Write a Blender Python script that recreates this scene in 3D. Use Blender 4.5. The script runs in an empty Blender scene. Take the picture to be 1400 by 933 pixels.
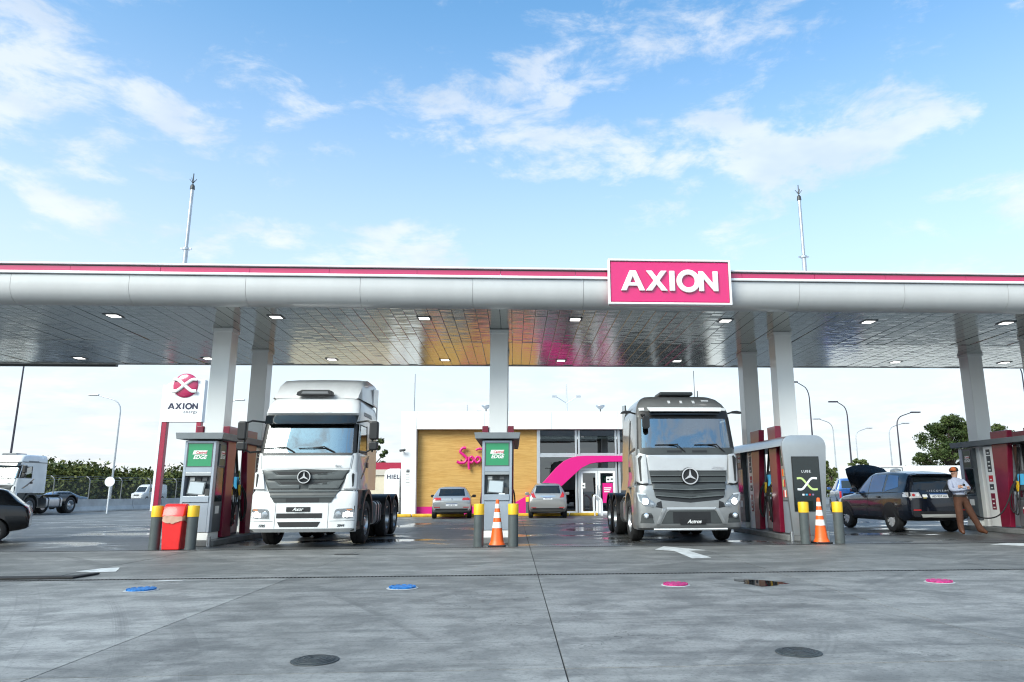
import bpy, bmesh, math, random
from mathutils import Vector, Matrix
from math import sin, cos, pi, radians as R
random.seed(7)
SC = bpy.context.scene
COL = SC.collection

# ------------------------------------------------------------------ camera
cd = bpy.data.cameras.new('camera')
cd.sensor_width = 36.0
cd.lens = 25.209
cd.shift_x = -0.04136
cd.clip_start = 0.05
cd.clip_end = 6000
co = bpy.data.objects.new('camera', cd)
COL.objects.link(co)
_rt = Vector((0.998464, -0.055179, -0.005020)); _up = Vector((-0.006413, -0.205095, 0.978721)); _fw = Vector((0.055034, 0.977186, 0.205133))
co.matrix_world = Matrix(((_rt.x, _up.x, -_fw.x, 0), (_rt.y, _up.y, -_fw.y, 0), (_rt.z, _up.z, -_fw.z, 1.2), (0, 0, 0, 1)))
SC.camera = co

# ------------------------------------------------------------------ light and exposure
SUN_EL, SUN_AZ = R(36), R(222)          # azimuth clockwise from +Y: behind the camera, well to the left
SKY_STR = 0.145
sl = bpy.data.lights.new('sun', 'SUN')
sl.energy = 2.8
sl.angle = R(32)
sl.color = (1.0, 0.94, 0.84)
so = bpy.data.objects.new('sun', sl)
COL.objects.link(so)
_sd = Vector((sin(SUN_AZ) * cos(SUN_EL), cos(SUN_AZ) * cos(SUN_EL), sin(SUN_EL)))
so.rotation_euler = (-_sd).to_track_quat('-Z', 'Y').to_euler()
so.location = (0, -20, 40)
SC.view_settings.view_transform = 'Standard'
SC.view_settings.look = 'None'
SC.view_settings.gamma = 1
SC.view_settings.exposure = 0.62
SC.view_settings.use_curve_mapping = False
cy = SC.cycles
cy.max_bounces = 7; cy.diffuse_bounces = 3; cy.glossy_bounces = 4; cy.transmission_bounces = 3; cy.transparent_max_bounces = 10
cy.caustics_reflective = False; cy.caustics_refractive = False; cy.use_adaptive_sampling = True; cy.adaptive_threshold = .02
cy.use_denoising = True
cy.filter_width = 1.15
cy.sample_clamp_indirect = 6.0

# ------------------------------------------------------------------ node helpers
class NT:
    def __init__(s, nt): s.nt = nt
    def n(s, t, **kw):
        nd = s.nt.nodes.new(t)
        for k, v in kw.items():
            if k in nd.inputs: nd.inputs[k].default_value = v
            else: setattr(nd, k, v)
        return nd
    def l(s, a, b): s.nt.links.new(a, b)
    def m(s, op, a, b=None, c=None, clamp=False):
        nd = s.nt.nodes.new('ShaderNodeMath'); nd.operation = op; nd.use_clamp = clamp
        for i, v in enumerate((a, b, c)):
            if v is None: continue
            if isinstance(v, (int, float)): nd.inputs[i].default_value = v
            else: s.l(v, nd.inputs[i])
        return nd.outputs[0]
    def mix(s, f, a, b, mode='MIX'):
        nd = s.nt.nodes.new('ShaderNodeMix'); nd.data_type = 'RGBA'; nd.blend_type = mode
        for i, v in ((0, f), (6, a), (7, b)):
            if isinstance(v, (int, float)): nd.inputs[i].default_value = v
            elif isinstance(v, (tuple, list)): nd.inputs[i].default_value = (*v[:3], 1)
            else: s.l(v, nd.inputs[i])
        return nd.outputs[2]
    def ramp(s, f, *stops):
        nd = s.nt.nodes.new('ShaderNodeMapRange'); nd.interpolation_type = 'SMOOTHSTEP'
        (a, va), (b, vb) = stops
        s.l(f, nd.inputs[0])
        for i, v in enumerate((a, b, va, vb)): nd.inputs[i + 1].default_value = v
        return nd.outputs[0]
    def noise(s, vec, scale, detail=4, rough=0.55, dist=0.0):
        nd = s.n('ShaderNodeTexNoise', Scale=scale, Detail=detail, Roughness=rough, Distortion=dist)
        if vec is not None: s.l(vec, nd.inputs['Vector'])
        return nd.outputs[0]
    def mapv(s, vec, loc=(0, 0, 0), rot=(0, 0, 0), scl=(1, 1, 1)):
        nd = s.n('ShaderNodeMapping'); s.l(vec, nd.inputs[0])
        nd.inputs[1].default_value = loc; nd.inputs[2].default_value = rot; nd.inputs[3].default_value = scl
        return nd.outputs[0]

# ------------------------------------------------------------------ sky: NISHITA plus procedural clouds
wd = bpy.data.worlds.new('World'); SC.world = wd; wd.use_nodes = True
wd.node_tree.nodes.clear()
w = NT(wd.node_tree)
wd.cycles.sampling_method = 'MANUAL'; wd.cycles.sample_map_resolution = 512
sky = w.n('ShaderNodeTexSky'); sky.sky_type = 'NISHITA'; sky.sun_disc = False
sky.sun_elevation = SUN_EL; sky.sun_rotation = SUN_AZ
sky.altitude = 0; sky.air_density = 1.0; sky.dust_density = 1.6; sky.ozone_density = 1.0
tc = w.n('ShaderNodeTexCoord')
sep = w.n('ShaderNodeSeparateXYZ'); w.l(tc.outputs['Generated'], sep.inputs[0])
dx, dy, dz = sep.outputs
az = w.m('ARCTAN2', dx, dy)
el = w.m('ARCSINE', dz)
zz = w.m('ADD', w.m('MAXIMUM', dz, 0.0), 0.13)
pc = w.n('ShaderNodeCombineXYZ'); w.l(w.m('DIVIDE', dx, zz), pc.inputs[0]); w.l(w.m('DIVIDE', dy, zz), pc.inputs[1])
P = pc.outputs[0]
n1 = w.noise(w.mapv(P, (3.1, 1.7, 0), (0, 0, .2), (1.0, 1.25, 1)), 1.7, 6, 0.62, 0.25)
n2 = w.noise(w.mapv(P, (8.4, 2.2, 0)), 0.75, 3, 0.5)
ae = w.n('ShaderNodeCombineXYZ'); w.l(az, ae.inputs[0]); w.l(el, ae.inputs[1])
n3 = w.noise(w.mapv(ae.outputs[0], (2, 5, 0), (0, 0, 0), (5, 11, 1)), 1.6, 7, 0.66, 0.3)
# cloud banks of that afternoon: azimuth, elevation, half-widths (degrees), weight
BANKS = [(-40, 29, 5, 5, .34), (-34, 26.5, 7, 3.2, .32), (-28, 25.5, 5, 2.4, .26), (-37, 22.6, 8, 1.8, .20), (-17, 28.5, 3, 3.0, .22), (-6, 29.5, 5, 2.4, .22),
         (2.6, 31.5, 3.4, 2.0, .32), (3.0, 25.8, 4.5, 1.5, .34), (-3, 27, 3, 1.8, .24), (13, 26.6, 6, 1.7, .32), (20, 25.4, 6, 1.9, .42), (27, 25.2, 6, 2.4, .42), (33, 26.4, 4, 2.0, .34),
         (37, 18.6, 5, 2.2, .40), (-9, 17.8, 6, 1.5, .42), (-33, 19.6, 4, 1.2, .30), (-22, 18.2, 5, 1.0, .30), (10, 36, 4, 2.2, .26), (-5, 40, 4, 2.5, .26), (-39, 20.6, 3, 1.0, .3)]
bank = None
wr = w.n('ShaderNodeTexNoise', Scale=2.3, Detail=5, Roughness=.6); w.l(w.mapv(ae.outputs[0], (1, 3, 0), (0, 0, 0), (2.2, 4.2, 1)), wr.inputs['Vector'])
wsep = w.n('ShaderNodeSeparateColor'); w.l(wr.outputs['Color'], wsep.inputs[0])
azw = w.m('ADD', az, w.m('MULTIPLY', w.m('SUBTRACT', wsep.outputs[0], .5), R(22))); elw = w.m('ADD', el, w.m('MULTIPLY', w.m('SUBTRACT', wsep.outputs[1], .5), R(9)))
for a, e, sa, se, wt in BANKS:
    u = w.m('DIVIDE', w.m('SUBTRACT', azw, R(a)), R(sa)); v = w.m('DIVIDE', w.m('SUBTRACT', elw, R(e)), R(se))
    g = w.m('MULTIPLY', w.m('EXPONENT', w.m('MULTIPLY', w.m('ADD', w.m('MULTIPLY', u, u), w.m('MULTIPLY', v, v)), -1.0)), wt)
    bank = g if bank is None else w.m('ADD', bank, g)
low = w.ramp(el, (R(3), .30), (R(20), 0.0))               # towards the horizon the layers stack up
back = w.ramp(dy, (-.15, .30), (.45, 0.0))                # broken cumulus over the rest of the sky
dens = w.m('ADD', w.m('MULTIPLY', back, w.m('MULTIPLY', w.m('SUBTRACT', w.m('ADD', w.m('MULTIPLY', n2, .5), w.m('MULTIPLY', n3, .5)), .46), 11.0)), w.m('ADD', w.m('ADD', w.m('ADD', w.m('MULTIPLY', w.m('SUBTRACT', w.m('ADD', n1, w.m('MULTIPLY', n3, 1.4)), 1.2), 1.05), .5), w.m('MULTIPLY', w.m('SUBTRACT', n2, .5), .35)), w.m('ADD', bank, low)))
mask = w.ramp(dens, (.58, 0.0), (1.0, 1.0))
shade = w.noise(w.mapv(P, (1.3, 7, 0)), 2.6, 4, .6)
ccol = w.mix(w.ramp(shade, (.35, 0.0), (.62, 1.0)), (3.7, 4.0, 4.35), (4.9, 4.95, 5.0))
haze = w.ramp(el, (R(-2), 1.0), (R(40), 0.0))
base = w.mix(1.0, sky.outputs[0], (.84, 1.33, 1.47), 'MULTIPLY')
base = w.mix(w.m('MULTIPLY', haze, .92), base, (4.4, 4.62, 4.8))
final = w.mix(w.m('MULTIPLY', mask, .62), base, ccol)
bg = w.n('ShaderNodeBackground', Strength=SKY_STR); w.l(final, bg.inputs[0])
wo = w.n('ShaderNodeOutputWorld'); w.l(bg.outputs[0], wo.inputs[0])

# ------------------------------------------------------------------ materials
MATS = {}
def mat(name, col=(.5, .5, .5), rough=.5, metal=0.0, coat=0.0, var=0.0, vscale=3.0, bump=0.0, bscale=20.0, spec=.5, emit=None, estr=0.0, stretch=(1, 1, 1), rvar=0.0, coatr=.05):
    m = bpy.data.materials.new(name); m.use_nodes = True
    t = NT(m.node_tree); b = m.node_tree.nodes['Principled BSDF']
    b.inputs['Base Color'].default_value = (*col, 1); b.inputs['Roughness'].default_value = rough; b.inputs['Metallic'].default_value = metal
    b.inputs['Coat Weight'].default_value = coat; b.inputs['Coat Roughness'].default_value = coatr; b.inputs['Specular IOR Level'].default_value = spec
    if emit: b.inputs['Emission Color'].default_value = (*emit, 1); b.inputs['Emission Strength'].default_value = estr
    if var or bump or rvar:
        g = t.n('ShaderNodeNewGeometry'); pos = t.mapv(g.outputs['Position'], scl=stretch)
        if var:
            nz = t.noise(pos, vscale, 6, .6)
            f = t.ramp(nz, (.3, 0), (.7, 1))
            t.l(t.mix(f, tuple(c * (1 - var) for c in col), tuple(min(1, c * (1 + var)) for c in col)), b.inputs['Base Color'])
        if rvar:
            nr = t.noise(pos, vscale * 1.7, 5, .6)
            t.l(t.m('ADD', rough - rvar, t.m('MULTIPLY', nr, 2 * rvar)), b.inputs['Roughness'])
        if bump:
            bp = t.n('ShaderNodeBump', Strength=bump, Distance=.02); t.l(t.noise(pos, bscale, 4, .55), bp.inputs['Height'])
            t.l(bp.outputs[0], b.inputs['Normal'])
    MATS[name] = m
    return m
def glass(name, tint=(.5, .55, .55), refl=.16, graze=.9, rough=.01):
    m = bpy.data.materials.new(name); m.use_nodes = True; m.node_tree.nodes.clear(); t = NT(m.node_tree)
    tr = t.n('ShaderNodeBsdfTransparent'); tr.inputs[0].default_value = (*tint, 1)
    gl = t.n('ShaderNodeBsdfGlossy'); gl.inputs['Roughness'].default_value = rough; gl.inputs[0].default_value = (.92, .96, 1, 1)
    lw = t.n('ShaderNodeLayerWeight', Blend=.35)
    f = t.m('ADD', refl, t.m('MULTIPLY', t.m('POWER', lw.outputs['Facing'], 3.0), graze - refl), clamp=True)
    mx = t.n('ShaderNodeMixShader'); t.l(f, mx.inputs[0]); t.l(tr.outputs[0], mx.inputs[1]); t.l(gl.outputs[0], mx.inputs[2])
    o = t.n('ShaderNodeOutputMaterial'); t.l(mx.outputs[0], o.inputs[0]); MATS[name] = m
    return m

# ------------------------------------------------------------------ geometry helpers
def tag(o, label=None, cat=None, group=None, kind=None):
    if label: o['label'] = label
    if cat: o['category'] = cat
    if group: o['group'] = group
    if kind: o['kind'] = kind
    return o
def thing(name, label, cat, loc=(0, 0, 0), rz=0.0, group=None):
    o = bpy.data.objects.new(name, None); COL.objects.link(o)
    o.empty_display_size = .2
    o.location = loc; o.rotation_euler = (0, 0, rz)
    return tag(o, label, cat, group)
def link(name, me, parent=None, loc=None):
    o = bpy.data.objects.new(name, me); COL.objects.link(o)
    if parent is not None: o.parent = parent
    if loc is not None: o.location = loc
    return o
def obj(name, bm, m, parent=None, smooth=False, loc=None, bev=0.0, seg=2, angle=30):
    if bev:
        bm.normal_update()
        es = [e for e in bm.edges if len(e.link_faces) == 2 and e.calc_face_angle(0) > R(angle)]
        bmesh.ops.bevel(bm, geom=es, offset=bev, offset_type='OFFSET', segments=seg, profile=.5, affect='EDGES', clamp_overlap=True)
    me = bpy.data.meshes.new(name)
    bm.normal_update()
    if smooth:
        for f in bm.faces: f.smooth = True
        for e in bm.edges:
            if len(e.link_faces) == 2 and e.calc_face_angle(0) > R(38): e.smooth = False
    bm.to_mesh(me); bm.free()
    for mm in (m if isinstance(m, (list, tuple)) else [m]): me.materials.append(MATS[mm] if isinstance(mm, str) else mm)
    return link(name, me, parent, loc)
def copy_tree(o, parent=None):
    c = o.copy(); COL.objects.link(c); c.parent = parent
    for ch in list(o.children): copy_tree(ch, c)
    return c
def nb(): return bmesh.new()
def bx(bm, x0, x1, y0, y1, z0, z1, M=None, mi=0):
    vs = [bm.verts.new(p) for p in ((x0, y0, z0), (x1, y0, z0), (x1, y1, z0), (x0, y1, z0), (x0, y0, z1), (x1, y0, z1), (x1, y1, z1), (x0, y1, z1))]
    for f in ((3, 2, 1, 0), (4, 5, 6, 7), (0, 1, 5, 4), (1, 2, 6, 5), (2, 3, 7, 6), (3, 0, 4, 7)):
        bm.faces.new([vs[i] for i in f]).material_index = mi
    if M is not None: bmesh.ops.transform(bm, matrix=M, verts=vs)
    return bm
def box(name, m, parent, x0, x1, y0, y1, z0, z1, bev=0.0, **kw):
    return obj(name, bx(nb(), x0, x1, y0, y1, z0, z1), m, parent, bev=bev, **kw)
def frame_of(d):
    d = d.normalized(); a = Vector((0, 0, 1)) if abs(d.z) < .9 else Vector((1, 0, 0))
    u = d.cross(a).normalized(); return u, d.cross(u).normalized()
def tube(bm, pts, r, n=10, cap=True, radii=None):
    pts = [Vector(p) for p in pts]; rings = []
    u = None
    for i, p in enumerate(pts):
        d = (pts[min(i + 1, len(pts) - 1)] - pts[max(i - 1, 0)]).normalized()
        if u is None: u, v = frame_of(d)
        else:
            u = (u - d * u.dot(d)).normalized(); v = d.cross(u).normalized()
        rr = radii[i] if radii else r
        rings.append([bm.verts.new(p + (u * cos(2 * pi * k / n) + v * sin(2 * pi * k / n)) * rr) for k in range(n)])
    for a, b in zip(rings, rings[1:]):
        for k in range(n): bm.faces.new((a[k], a[(k + 1) % n], b[(k + 1) % n], b[k]))
    if cap: bm.faces.new(rings[0][::-1]); bm.faces.new(rings[-1])
    return bm
def lathe(bm, prof, n=20, M=None, cap=True):
    rings = []
    for r, z in prof: rings.append([bm.verts.new((r * cos(2 * pi * k / n), r * sin(2 * pi * k / n), z)) for k in range(n)])
    for a, b in zip(rings, rings[1:]):
        for k in range(n): bm.faces.new((a[k], a[(k + 1) % n], b[(k + 1) % n], b[k]))
    if cap: bm.faces.new(rings[0][::-1]); bm.faces.new(rings[-1])
    if M is not None: bmesh.ops.transform(bm, matrix=M, verts=[v for rg in rings for v in rg])
    return bm
def prism(bm, poly, a, b, axis='y', holes=None):
    """extrude a 2-D polygon along an axis from a to b"""
    def P(u, v, t): return {'y': (u, t, v), 'x': (t, u, v), 'z': (u, v, t)}[axis]
    A = [bm.verts.new(P(u, v, a)) for u, v in poly]; B = [bm.verts.new(P(u, v, b)) for u, v in poly]
    n = len(poly); fs = [bm.faces.new(A), bm.faces.new(B[::-1])]
    for i in range(n): fs.append(bm.faces.new((A[i], B[i], B[(i + 1) % n], A[(i + 1) % n])))
    bmesh.ops.recalc_face_normals(bm, faces=fs)
    return bm
def ring_prism(bm, outer, inner, a, b, axis='y'):
    def P(u, v, t): return {'y': (u, t, v), 'x': (t, u, v), 'z': (u, v, t)}[axis]
    n = len(outer); fs = []
    V = [[bm.verts.new(P(u, v, t)) for u, v in pl] for pl in (outer, inner) for t in (a, b)]
    oa, ob, ia, ib = V
    for i in range(n):
        j = (i + 1) % n
        fs += [bm.faces.new((oa[i], oa[j], ia[j], ia[i])), bm.faces.new((ob[i], ib[i], ib[j], ob[j])), bm.faces.new((oa[i], ob[i], ob[j], oa[j])), bm.faces.new((ia[i], ia[j], ib[j], ib[i]))]
    bmesh.ops.recalc_face_normals(bm, faces=fs)
    return bm
def circ(r, n=28, cx=0, cz=0, sx=1.0): return [(cx + r * sx * cos(2 * pi * k / n), cz + r * sin(2 * pi * k / n)) for k in range(n)]
def rrect(w, h, r, cx=0, cz=0, n=4):
    out = []
    for sx, sz, a0 in ((1, 1, 0), (-1, 1, 90), (-1, -1, 180), (1, -1, 270)):
        for k in range(n + 1):
            a = R(a0 + 90 * k / n); out.append((cx + sx * (w / 2 - r) + r * cos(a), cz + sz * (h / 2 - r) + r * sin(a)))
    return out
def rect_ring(w, h, t, cx=0, cz=0):
    o = [(cx - w / 2, cz - h / 2), (cx + w / 2, cz - h / 2), (cx + w / 2, cz + h / 2), (cx - w / 2, cz + h / 2)]
    i = [(cx - w / 2 + t, cz - h / 2 + t), (cx + w / 2 - t, cz - h / 2 + t), (cx + w / 2 - t, cz + h / 2 - t), (cx - w / 2 + t, cz + h / 2 - t)]
    return o, i
def text_mesh(s, size, ext=.004, bold=0.0, shear=0.0, align='CENTER', space=1.0):
    cu = bpy.data.curves.new('lettering', 'FONT'); cu.body = s; cu.size = size; cu.extrude = ext; cu.offset = bold; cu.shear = shear
    cu.align_x = align; cu.space_character = space; cu.resolution_u = 4
    o = bpy.data.objects.new('lettering', cu); COL.objects.link(o)
    dg = bpy.context.evaluated_depsgraph_get(); me = bpy.data.meshes.new_from_object(o.evaluated_get(dg))
    bpy.data.objects.remove(o); bpy.data.curves.remove(cu)
    return me
def text(name, s, size, m, parent, loc, rot=(pi / 2, 0, 0), sx=1.0, **kw):
    me = text_mesh(s, size, **kw); me.name = name; me.materials.clear(); me.materials.append(MATS[m])
    o = link(name, me, parent, loc); o.rotation_euler = rot; o.scale = (sx, 1, 1)
    return o
def smoothpath(pts, sub=6):
    pts = [Vector(p) for p in pts]; out = []
    for i in range(len(pts) - 1):
        a, b, c, d = pts[max(i - 1, 0)], pts[i], pts[i + 1], pts[min(i + 2, len(pts) - 1)]
        for k in range(sub):
            t = k / sub
            out.append(.5 * ((2 * b) + (-a + c) * t + (2 * a - 5 * b + 4 * c - d) * t * t + (-a + 3 * b - 3 * c + d) * t ** 3))
    return out + [pts[-1]]

# ------------------------------------------------------------------ material palette
mat('white_paint', (.78, .79, .80), .35, coat=.3, var=.03, vscale=1.2, rvar=.08)
mat('white_wall', (.80, .80, .80), .6, var=.03, vscale=.8)
mat('column_paint', (.86, .865, .85), .34, coat=.3, var=.03, vscale=.9, stretch=(1, 1, .3), rvar=.06)
mat('fascia_silver', (.57, .57, .565), .30, metal=.12, coat=.4, var=.03, vscale=1.2, bump=.06, bscale=.6, stretch=(1.5, 1, .5), rvar=.05)
mat('band_pink', (.47, .026, .105), .18, coat=.7, bump=.5, bscale=1.4)
mat('sign_pink', (.64, .010, .14), .16, coat=.8, bump=.8, bscale=1.6)
mat('sign_white', (.82, .82, .82), .35, emit=(1, 1, 1), estr=.0)
mat('store_pink', (.66, .006, .20), .45)
mat('maroon', (.20, .010, .035), .3, coat=.3, var=.1)
mat('maroon_bright', (.32, .012, .045), .35, coat=.2)
mat('cabinet_blue', (.36, .41, .47), .35, metal=.3, var=.05, vscale=2, rvar=.06)
mat('cabinet_silver', (.40, .425, .44), .28, metal=.55, coat=.2, var=.03)
mat('cabinet_dark', (.10, .115, .125), .4, var=.1, metal=.2)
mat('roof_slab', (.17, .19, .205), .45, var=.06)
mat('black_plastic', (.012, .012, .013), .45, var=.2, rvar=.1)
mat('dark_grey', (.045, .048, .05), .5, var=.12)
mat('mid_grey', (.16, .165, .17), .45, var=.1)
mat('rubber', (.014, .014, .015), .75, var=.3, vscale=8, bump=.2, bscale=60)
mat('chrome', (.75, .76, .78), .12, metal=1.0)
mat('steel', (.48, .50, .52), .34, metal=.85, var=.08, rvar=.08)
mat('galvanised', (.45, .47, .49), .42, metal=.7, var=.1)
mat('dark_pole', (.035, .03, .045), .45, var=.1)
mat('green_sign', (.03, .27, .12), .35, coat=.2)
mat('green_dark', (.012, .06, .028), .35, coat=.2)
mat('label_white', (.78, .78, .76), .5)
mat('label_red', (.55, .02, .03), .45)
mat('label_gold', (.55, .45, .15), .45)
mat('screen_blue', (.02, .12, .2), .2, emit=(.08, .45, .75), estr=.45)
mat('screen_pale', (.45, .50, .53), .18, coat=.4)
mat('screen_dark', (.008, .016, .018), .08, coat=.5)
mat('screen_white', (.1, .1, .1), .3, emit=(.85, .95, 1), estr=.75)
mat('screen_green', (.1, .1, .1), .3, emit=(.55, .78, .22), estr=.65)
mat('screen_violet', (.1, .1, .1), .3, emit=(.25, .12, .45), estr=.4)
mat('yellow_paint', (.80, .47, .015), .45, var=.06, vscale=6)
mat('bollard_grey', (.075, .088, .088), .42, var=.1, vscale=5, bump=.15, bscale=18)
mat('cone_orange', (.88, .12, .012), .42, var=.06, vscale=9)
mat('cone_white', (.80, .80, .78), .4, var=.05, vscale=9)
mat('bin_red', (.72, .016, .016), .38, coat=.2, var=.06, vscale=4)
mat('plastic_bag', (.55, .33, .24), .25, coat=.3)
mat('blue_cover', (.015, .15, .42), .5, var=.4, vscale=22, bump=.3, bscale=60)
mat('pink_cover', (.46, .03, .17), .5, var=.4, vscale=22, bump=.3, bscale=60)
mat('cast_iron', (.055, .062, .062), .55, metal=.3, var=.3, vscale=14, bump=.5, bscale=70)
mat('sealant', (.045, .046, .046), .9, var=.25, vscale=9)
mat('grate_black', (.012, .012, .013), .5)
mat('arrow_white', (.55, .56, .55), .6, var=.22, vscale=5, bump=.1)
mat('kerb_yellow', (.72, .42, .03), .55, var=.2, vscale=3)
mat('barrier_concrete', (.42, .43, .43), .8, var=.14, vscale=1.2, bump=.2)
mat('plinth_concrete', (.16, .165, .165), .7, var=.2, vscale=3, bump=.2)
mat('cream_wall', (.60, .53, .40), .7, var=.05)
mat('beige_wall', (.50, .46, .40), .7, var=.05)
mat('ink_navy', (.015, .016, .05), .4)
mat('aluminium', (.62, .64, .66), .3, metal=.6, var=.04)
mat('lamp_glow', (.9, .9, .9), .4, emit=(1, .98, .95), estr=2.2)
mat('skin', (.50, .29, .21), .55, var=.06, vscale=20)
mat('shirt_blue', (.36, .39, .50), .8, var=.08, vscale=14, bump=.4, bscale=26)
mat('trouser_brown', (.080, .031, .016), .85, var=.14, vscale=9, bump=.4, bscale=22)
mat('shoe_brown', (.09, .03, .012), .5)
mat('hair_dark', (.012, .010, .009), .8, bump=.5, bscale=90)
mat('cap_orange', (.45, .11, .03), .8)
mat('belt', (.02, .014, .012), .5)
mat('phone_black', (.01, .01, .01), .2)
glass('shop_glass', (.16, .19, .19), .15, .9)
glass('windscreen', (.50, .55, .55), .25, .95)
glass('car_glass', (.10, .13, .14), .20, .95)
mat('interior', (.016, .016, .017), .8)
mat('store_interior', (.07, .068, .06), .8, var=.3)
def X_strip(name, fn):
    m = bpy.data.materials.new(name); m.use_nodes = True; fn(NT(m.node_tree), m.node_tree.nodes['Principled BSDF']); MATS[name] = m
def _wood(t, b):
    g = t.n('ShaderNodeNewGeometry')
    a = t.noise(t.mapv(g.outputs['Position'], scl=(.9, 1, 16)), 1.4, 8, .7, .6)
    c = t.noise(t.mapv(g.outputs['Position'], scl=(.5, 1, 3)), .8, 3, .5)
    col = t.mix(t.ramp(a, (.32, 0), (.72, 1)), (.43, .225, .045), (.62, .375, .11))
    t.l(t.mix(t.m('MULTIPLY', t.ramp(c, (.4, 0), (.7, 1)), .25), col, (.66, .42, .15)), b.inputs['Base Color']); b.inputs['Roughness'].default_value = .5
X_strip('wood_cladding', _wood)
def _ceil(t, b):
    g = t.n('ShaderNodeNewGeometry'); p = g.outputs['Position']
    oi = t.n('ShaderNodeObjectInfo')
    off = t.n('ShaderNodeCombineXYZ'); t.l(t.m('MULTIPLY', oi.outputs['Random'], 37.0), off.inputs[2])
    va = t.n('ShaderNodeVectorMath'); va.operation = 'ADD'; t.l(p, va.inputs[0]); t.l(off.outputs[0], va.inputs[1])
    a = t.noise(t.mapv(va.outputs[0], scl=(1.1, 3.0, 1)), 1.5, 1, .4, .3)
    c = t.noise(t.mapv(p, scl=(.5, .8, 1)), .9, 2, .5)
    h = t.m('ADD', a, t.m('MULTIPLY', c, .9))
    bp = t.n('ShaderNodeBump', Strength=.40, Distance=.024); t.l(h, bp.inputs['Height']); t.l(bp.outputs[0], b.inputs['Normal'])
    b.inputs['Base Color'].default_value = (.46, .475, .45, 1); b.inputs['Metallic'].default_value = .95; b.inputs['Roughness'].default_value = .15
X_strip('ceiling_metal', _ceil)
def _conc(t, b):
    g = t.n('ShaderNodeNewGeometry'); p = g.outputs['Position']
    s = t.n('ShaderNodeSeparateXYZ'); t.l(p, s.inputs[0])
    oi = t.n('ShaderNodeObjectInfo')
    big = t.noise(t.mapv(p, scl=(.7, 1.3, 1)), .33, 6, .62, .3)
    brush = t.noise(t.mapv(p, rot=(0, 0, .12), scl=(.6, 1.9, 1)), 1.3, 9, .72, .6)
    tyre = t.noise(t.mapv(p, (3, 1, 0), (0, 0, -.22), (.5, 3.2, 1)), .9, 5, .7, 1.1)
    fine = t.noise(p, 9, 8, .7)
    grain = t.noise(p, 90, 3, .7)
    col = t.mix(t.ramp(brush, (.28, 0), (.74, 1)), (.165, .164, .155), (.385, .380, .360))
    col = t.mix(t.m('MULTIPLY', t.ramp(big, (.32, 0), (.68, 1)), .5), col, (.375, .372, .354))
    col = t.mix(t.m('MULTIPLY', t.ramp(tyre, (.50, 0), (.70, 1)), .66), col, (.085, .088, .088))
    col = t.mix(t.m('MULTIPLY', t.ramp(fine, (.35, 0), (.75, 1)), .34), col, (.37, .366, .35))
    col = t.mix(t.m('MULTIPLY', t.ramp(grain, (.3, 0), (.7, 1)), .14), col, (.10, .10, .10))
    mott = t.noise(p, 1.7, 7, .68)
    col = t.mix(t.m('MULTIPLY', t.ramp(mott, (.40, 1), (.56, 0)), .48), col, (.095, .098, .098))
    med = t.noise(p, 28, 5, .7)
    col = t.mix(t.m('MULTIPLY', t.ramp(med, (.50, 0), (.64, 1)), .38), col, (.075, .075, .072))
    # long sweeping tyre lines and a few hairline cracks
    for (cx_, cy_, fq, of, st_) in ((-34.0, -9.0, 2.3, 0.0, .34), (31.0, -14.0, 1.9, 3.0, .30), (3.0, -38.0, 1.5, 7.0, .26)):
        ddx = t.m('SUBTRACT', s.outputs[0], cx_); ddy = t.m('SUBTRACT', s.outputs[1], cy_)
        dd = t.m('SQRT', t.m('ADD', t.m('MULTIPLY', ddx, ddx), t.m('MULTIPLY', ddy, ddy)))
        rn = t.n('ShaderNodeTexNoise', noise_dimensions='1D', Scale=fq, Detail=6, Roughness=.75); t.l(t.m('ADD', dd, of), rn.inputs['W'])
        col = t.mix(t.m('MULTIPLY', t.m('MULTIPLY', t.ramp(rn.outputs[0], (.55, 0), (.66, 1)), t.ramp(t.noise(t.mapv(p, (of, 3, 0)), .35, 4, .6), (.42, 0), (.60, 1))), st_), col, (.07, .07, .07))
    ck = t.m('ABSOLUTE', t.m('SUBTRACT', t.noise(t.mapv(p, (4, 4, 0)), .42, 6, .62), .5))
    col = t.mix(t.m('MULTIPLY', t.m('MULTIPLY', t.ramp(ck, (.0012, 1), (.003, 0)), t.ramp(t.noise(p, .21, 2, .5), (.52, 0), (.58, 1))), .6), col, (.05, .05, .05))
    vo = t.n('ShaderNodeTexVoronoi', Scale=2.1, Randomness=1.0); t.l(p, vo.inputs['Vector'])
    drip = t.m('MULTIPLY', t.ramp(vo.outputs['Distance'], (.035, 1), (.085, 0)), t.ramp(t.noise(p, .8, 2, .5), (.5, 0), (.62, 1)))
    col = t.mix(t.m('MULTIPLY', drip, .6), col, (.05, .05, .05))
    nearl = t.m('MULTIPLY', t.ramp(s.outputs[1], (7.5, 0), (12.5, 1)), t.ramp(t.noise(t.mapv(p, (2, 9, 0), scl=(.5, 1.4, 1)), .8, 5, .65), (.30, 0), (.60, 1)))
    col = t.mix(t.m('MULTIPLY', nearl, .60), col, (.095, .098, .094))
    # curved tyre scrub marks where trucks swing out of the lanes
    for (cx_, cy_, r_, w_, st_) in ((-5.2, 10.4, 2.15, .17, .34), (-.9, 7.6, 3.75, .16, .20), (1.9, 13.1, 1.9, .20, .24)):
        ddx = t.m('SUBTRACT', s.outputs[0], cx_); ddy = t.m('SUBTRACT', s.outputs[1], cy_)
        dd = t.m('SQRT', t.m('ADD', t.m('MULTIPLY', ddx, ddx), t.m('MULTIPLY', ddy, ddy)))
        bandm = t.ramp(t.m('ABSOLUTE', t.m('SUBTRACT', dd, r_)), (w_ * .6, 1), (w_, 0))
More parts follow.
